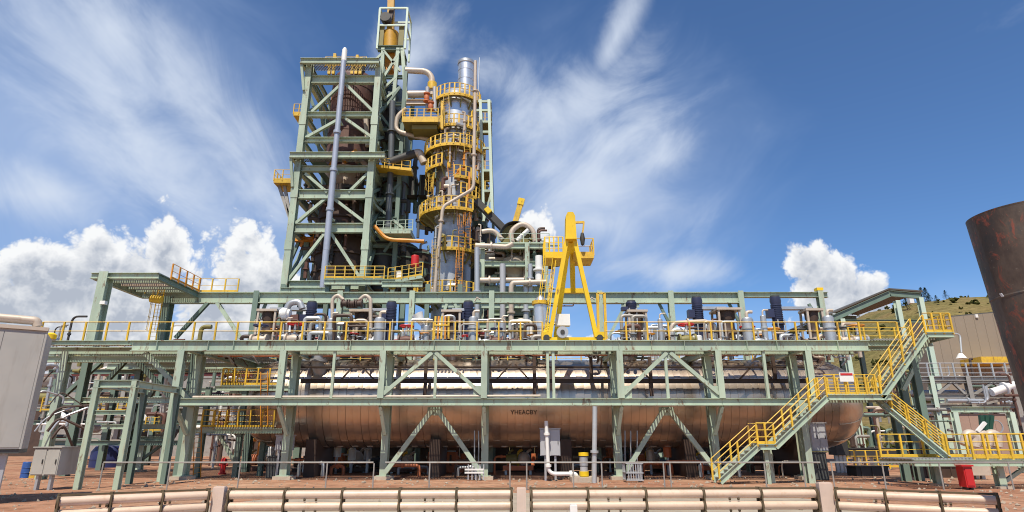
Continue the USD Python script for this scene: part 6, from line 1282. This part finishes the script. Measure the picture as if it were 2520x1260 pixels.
handrail(rf, [V(PX(2075, 1120, 48), 48, .3), V(PX(2240, 1120, 48), 48, .3)], 'yellow', 1.2, .9, mids=2); handrail(rf, [V(PX(2080, 1100, 58), 58, .3), V(PX(2520, 1100, 58), 58, .3)], 'yellow', 1.2, 1.2, mids=2)
for i, (a, b, t_, bo, y, m) in enumerate(((2095, 2210, 1105, 1126, 50, 'dark'), (2110, 2190, 1150, 1175, 42, 'dark'), (2270, 2360, 1150, 1178, 40, 'dbrown'), (2060, 2090, 1060, 1120, 46, 'dark'), (2395, 2440, 1142, 1170, 38, 'beige'))):
    x0, x1, z0, z1 = PX(a, bo, y), PX(b, bo, y), max(0, PZ(bo, y)), PZ(t_, y)
    t = Thing('ground_unit', ('long dark trough behind the vessel right end', 'low dark trough right of the dark cabinet', 'low brown unit under the right platform', 'dark upright unit at the vessel right end', 'pale low pump under the right platform')[i], 'equipment', (x0, y, 0))
    t.part('body', MB().box(x0, x1, y, y + 1.2, z0, z1), m); t.part('rim', MB().box(x0 - .05, x1 + .05, y - .05, y + 1.25, z1 + .002, z1 + .08), m)
    for k in range(3): x = x0 + (x1 - x0) * (k + .5) / 3; t.part('support', MB().bar(V(x, y + .5, 0), V(x, y + .5, max(.02, z0)), .2, .2, Y_), 'dull') if z0 > .1 else t.part('rib', MB().box(x - .05, x + .05, y - .04, y - .002, z0, z1), m)
# ------------------------------------------------------------------ left background racks
lr = Thing('pipe_rack', 'crowded pipe rack far behind the left green bay', 'pipe rack', P(280, 1000, 62))
for y in (60, 66, 74):
    for p_ in (40, 125, 210, 300, 385, 470, 540, 620): x = PX(p_, 1000, y); lr.part('column', MB().ibeam(V(x, y, 0), V(x, y, PZ(870 + (p_ * 7) % 40, y)), .42, .4, Y_), 'dgreen' if (p_ + int(y)) % 2 else 'rack')
    for py in (880, 920, 960, 1000, 1040): lr.part('beam', MB().ibeam(P(20, py, y), P(660, py, y), .4, .3), ('rack', 'dgreen', 'dgreen', 'maroon', 'green')[(py // 40) % 5])
random.seed(77)
for i in range(150):
    p_ = random.uniform(90, 660); py = random.uniform(866, 1090); y = random.uniform(46, 74); q = P(p_, py, y); L = random.uniform(.8, 5); d = random.choice([X, X, Z])
    if d is Z: L = min(L, 3.0)
    pipe('rack_run', 'bent pipe in the crowded rack behind the left bay', [q, q + d * L, q + d * L + (X if d is Z else -Z) * random.uniform(.3, 1.6)], random.choice([.05, .07, .09, .12, .16, .24]), random.choice(['beige', 'white', 'dull', 'dgreen', 'dark', 'rack', 'rust', 'olive', 'galv', 'dbrown']), 'bent pipes in the left rack', .5, ((0, .5),), 8)
random.seed(78)
for i in range(18):
    p_ = random.uniform(60, 640); py = random.uniform(900, 1070); y = random.uniform(66, 78); q = P(p_, py, y); w = random.uniform(1, 3); h = random.uniform(.8, 2.2)
    t = Thing('rack_tank', 'small horizontal tank held in the left background rack', 'tank', q, group='tanks in the left rack')
    t.part('shell', MB().lathe([(0, 0), (h * .3, .1), (h * .5, .4), (h * .5, w + 1), (h * .3, w + 1.3), (0, w + 1.4)], q, X, 16), random.choice(['dgrey', 'rack', 'dark', 'olive', 'dull', 'rust'])); t.part('saddle', MB().box(q[0] + .5, q[0] + .8, y - .3, y + .3, q[2] - h * .8, q[2] - h * .3), 'dgreen')
hl = Thing('back_hall', 'long dim shed closing the view far behind the left racks', 'building', P(300, 1000, 95))
for k in range(8): x0 = -78 + k * 9; hl.part('wall_sheet', MB().box(x0, x0 + 8.95, 95, 95.3, 0, 13.5 + (k % 3) * .6), 'rack' if k % 2 else 'dbrown'); hl.part('roof_sheet', MB().box(x0, x0 + 8.95, 94.7, 104, 15.0, 15.2), 'roof')
for i, (a, b, t_, bo, m) in enumerate(((225, 330, 945, 1010, 'yellow'), (100, 150, 980, 1010, 'yellow'), (355, 420, 1005, 1060, 'yellow'))):
    t = Thing('far_railing', ('yellow railing seen through the slim green portal', 'yellow railing behind the container corner', 'yellow railing between portal and left column')[i], 'railing', P(a, bo, 58)); handrail(t, [P(a, bo, 58), P(b, bo, 58)], 'yellow', 1.2, .8, mids=2); t.part('floor', MB().bar(P(a, bo, 58.6), P(b, bo, 58.6), 1.2, .15), 'dgreen')
# back: railings and racks seen under and behind the vessel
random.seed(5)
for i in range(40):
    p_ = random.uniform(470, 700) if i < 16 else random.uniform(2090, 2260); py = random.uniform(1000, 1110); y = random.uniform(52, 64); q = P(p_, py, y); L = random.uniform(.8, 3)
    pipe('yard_pipe', 'bent pipe in the sunlit yard behind the vessel ends', [V(q[0], y, 0), V(q[0], y, max(q[2], .8)), V(q[0] + random.uniform(-1.5, 1.5), y, max(q[2], .8))], random.uniform(.06, .2), random.choice(['orange', 'beige', 'dbrown', 'rack', 'white', 'dgreen', 'rust']), 'bent pipes behind the vessel ends', .4, ((0, .5),), 8)
# ------------------------------------------------------------------ conifers on the hill
def ground_z(x, y):
    i = np.argmin((gx[0] - x) ** 2); j = np.argmin((gy[:, 0] - y) ** 2); return float(tv.reshape(gx.shape + (3,))[j, i, 2])
def conifer(x, y, h, label, seed, group='conifers along the hill crest'):
    rg_ = random.Random(seed); z = ground_z(x, y) - .3
    t = Thing('conifer', label, 'tree', (x, y, z), group=group)
    t.part('trunk', MB().tube([V(x, y, z), V(x, y, z + h * .9)], [h * .025, h * .008], 8), 'bark')
    v, f = [], []
    for k in range(520):
        u = rg_.random() ** .8; zz = z + h * (.12 + .88 * u); R = h * .34 * (1 - u) ** .8 + .1; a = rg_.uniform(0, 6.283); rr = R * math.sqrt(rg_.random()) * (1 + .25 * math.sin(a * 3 + seed))
        c = V(x + rr * math.cos(a), y + rr * math.sin(a), zz); s = h * .05
        d1 = V(rg_.gauss(0, 1), rg_.gauss(0, 1), rg_.gauss(0, .5)); d2 = V(rg_.gauss(0, 1), rg_.gauss(0, 1), rg_.gauss(-.4, .5))
        b_ = len(v); v += [c, c + unit(d1) * s, c + unit(d2) * s]; f.append((b_, b_ + 1, b_ + 2))
    mb = MB(); mb.add(v, f); t.part('crown', mb, 'needle')
crest = 265.0
for i, (p_, py, h) in enumerate(((2262, 742, 9), (2272, 745, 10), (2283, 748, 12), (2290, 752, 9), (2306, 746, 6.5), (2330, 742, 7), (2246, 752, 10), (2232, 756, 12), (2218, 762, 9))):
    y = 235.0 + (i * 13) % 40; conifer(PX(p_, py, y), y, h * .62, 'dark conifer standing on the hill crest', i)

# ------------------------------------------------------------------ loose stones on the yard and scrub on the hill
rs = np.random.RandomState(4); OV = np.array([(1, 0, 0), (-1, 0, 0), (0, 1, 0), (0, -1, 0), (0, 0, 1), (0, 0, -1)], float); OF = np.array([(0, 2, 4), (2, 1, 4), (1, 3, 4), (3, 0, 4), (2, 0, 5), (1, 2, 5), (3, 1, 5), (0, 3, 5)])
mb = MB()
for i in range(2600):
    y = 18 + 22 * rs.rand() ** .8; x = (rs.rand() - .5) * y * 1.9; s = .02 + .09 * rs.rand() ** 4
    mb.add(OV * (s * (.7 + .6 * rs.rand(3))) + V(x, y, s * .25) + rs.randn(6, 3) * s * .15, OF)
single('loose_stones', 'loose small stones strewn over the red earth', 'stones', mb, 'gravel', kind='stuff')
mb = MB()
for i in range(1500):
    y = 120 + 260 * rs.rand(); x = 40 + 190 * rs.rand() * (y / 180); z = ground_z(x, y); s = .4 + 1.3 * rs.rand() ** 2
    c = V(x, y, z + s * .3)
    for k in range(5): mb.add(OV * (s * (.35 + .4 * rs.rand(3))) + c + rs.randn(3) * V(s * .5, s * .5, s * .25) + rs.randn(6, 3) * s * .12, OF)
single('scrub', 'low dark scrub bushes scattered over the grassy hillside', 'scrub', mb, 'scrub', kind='stuff')
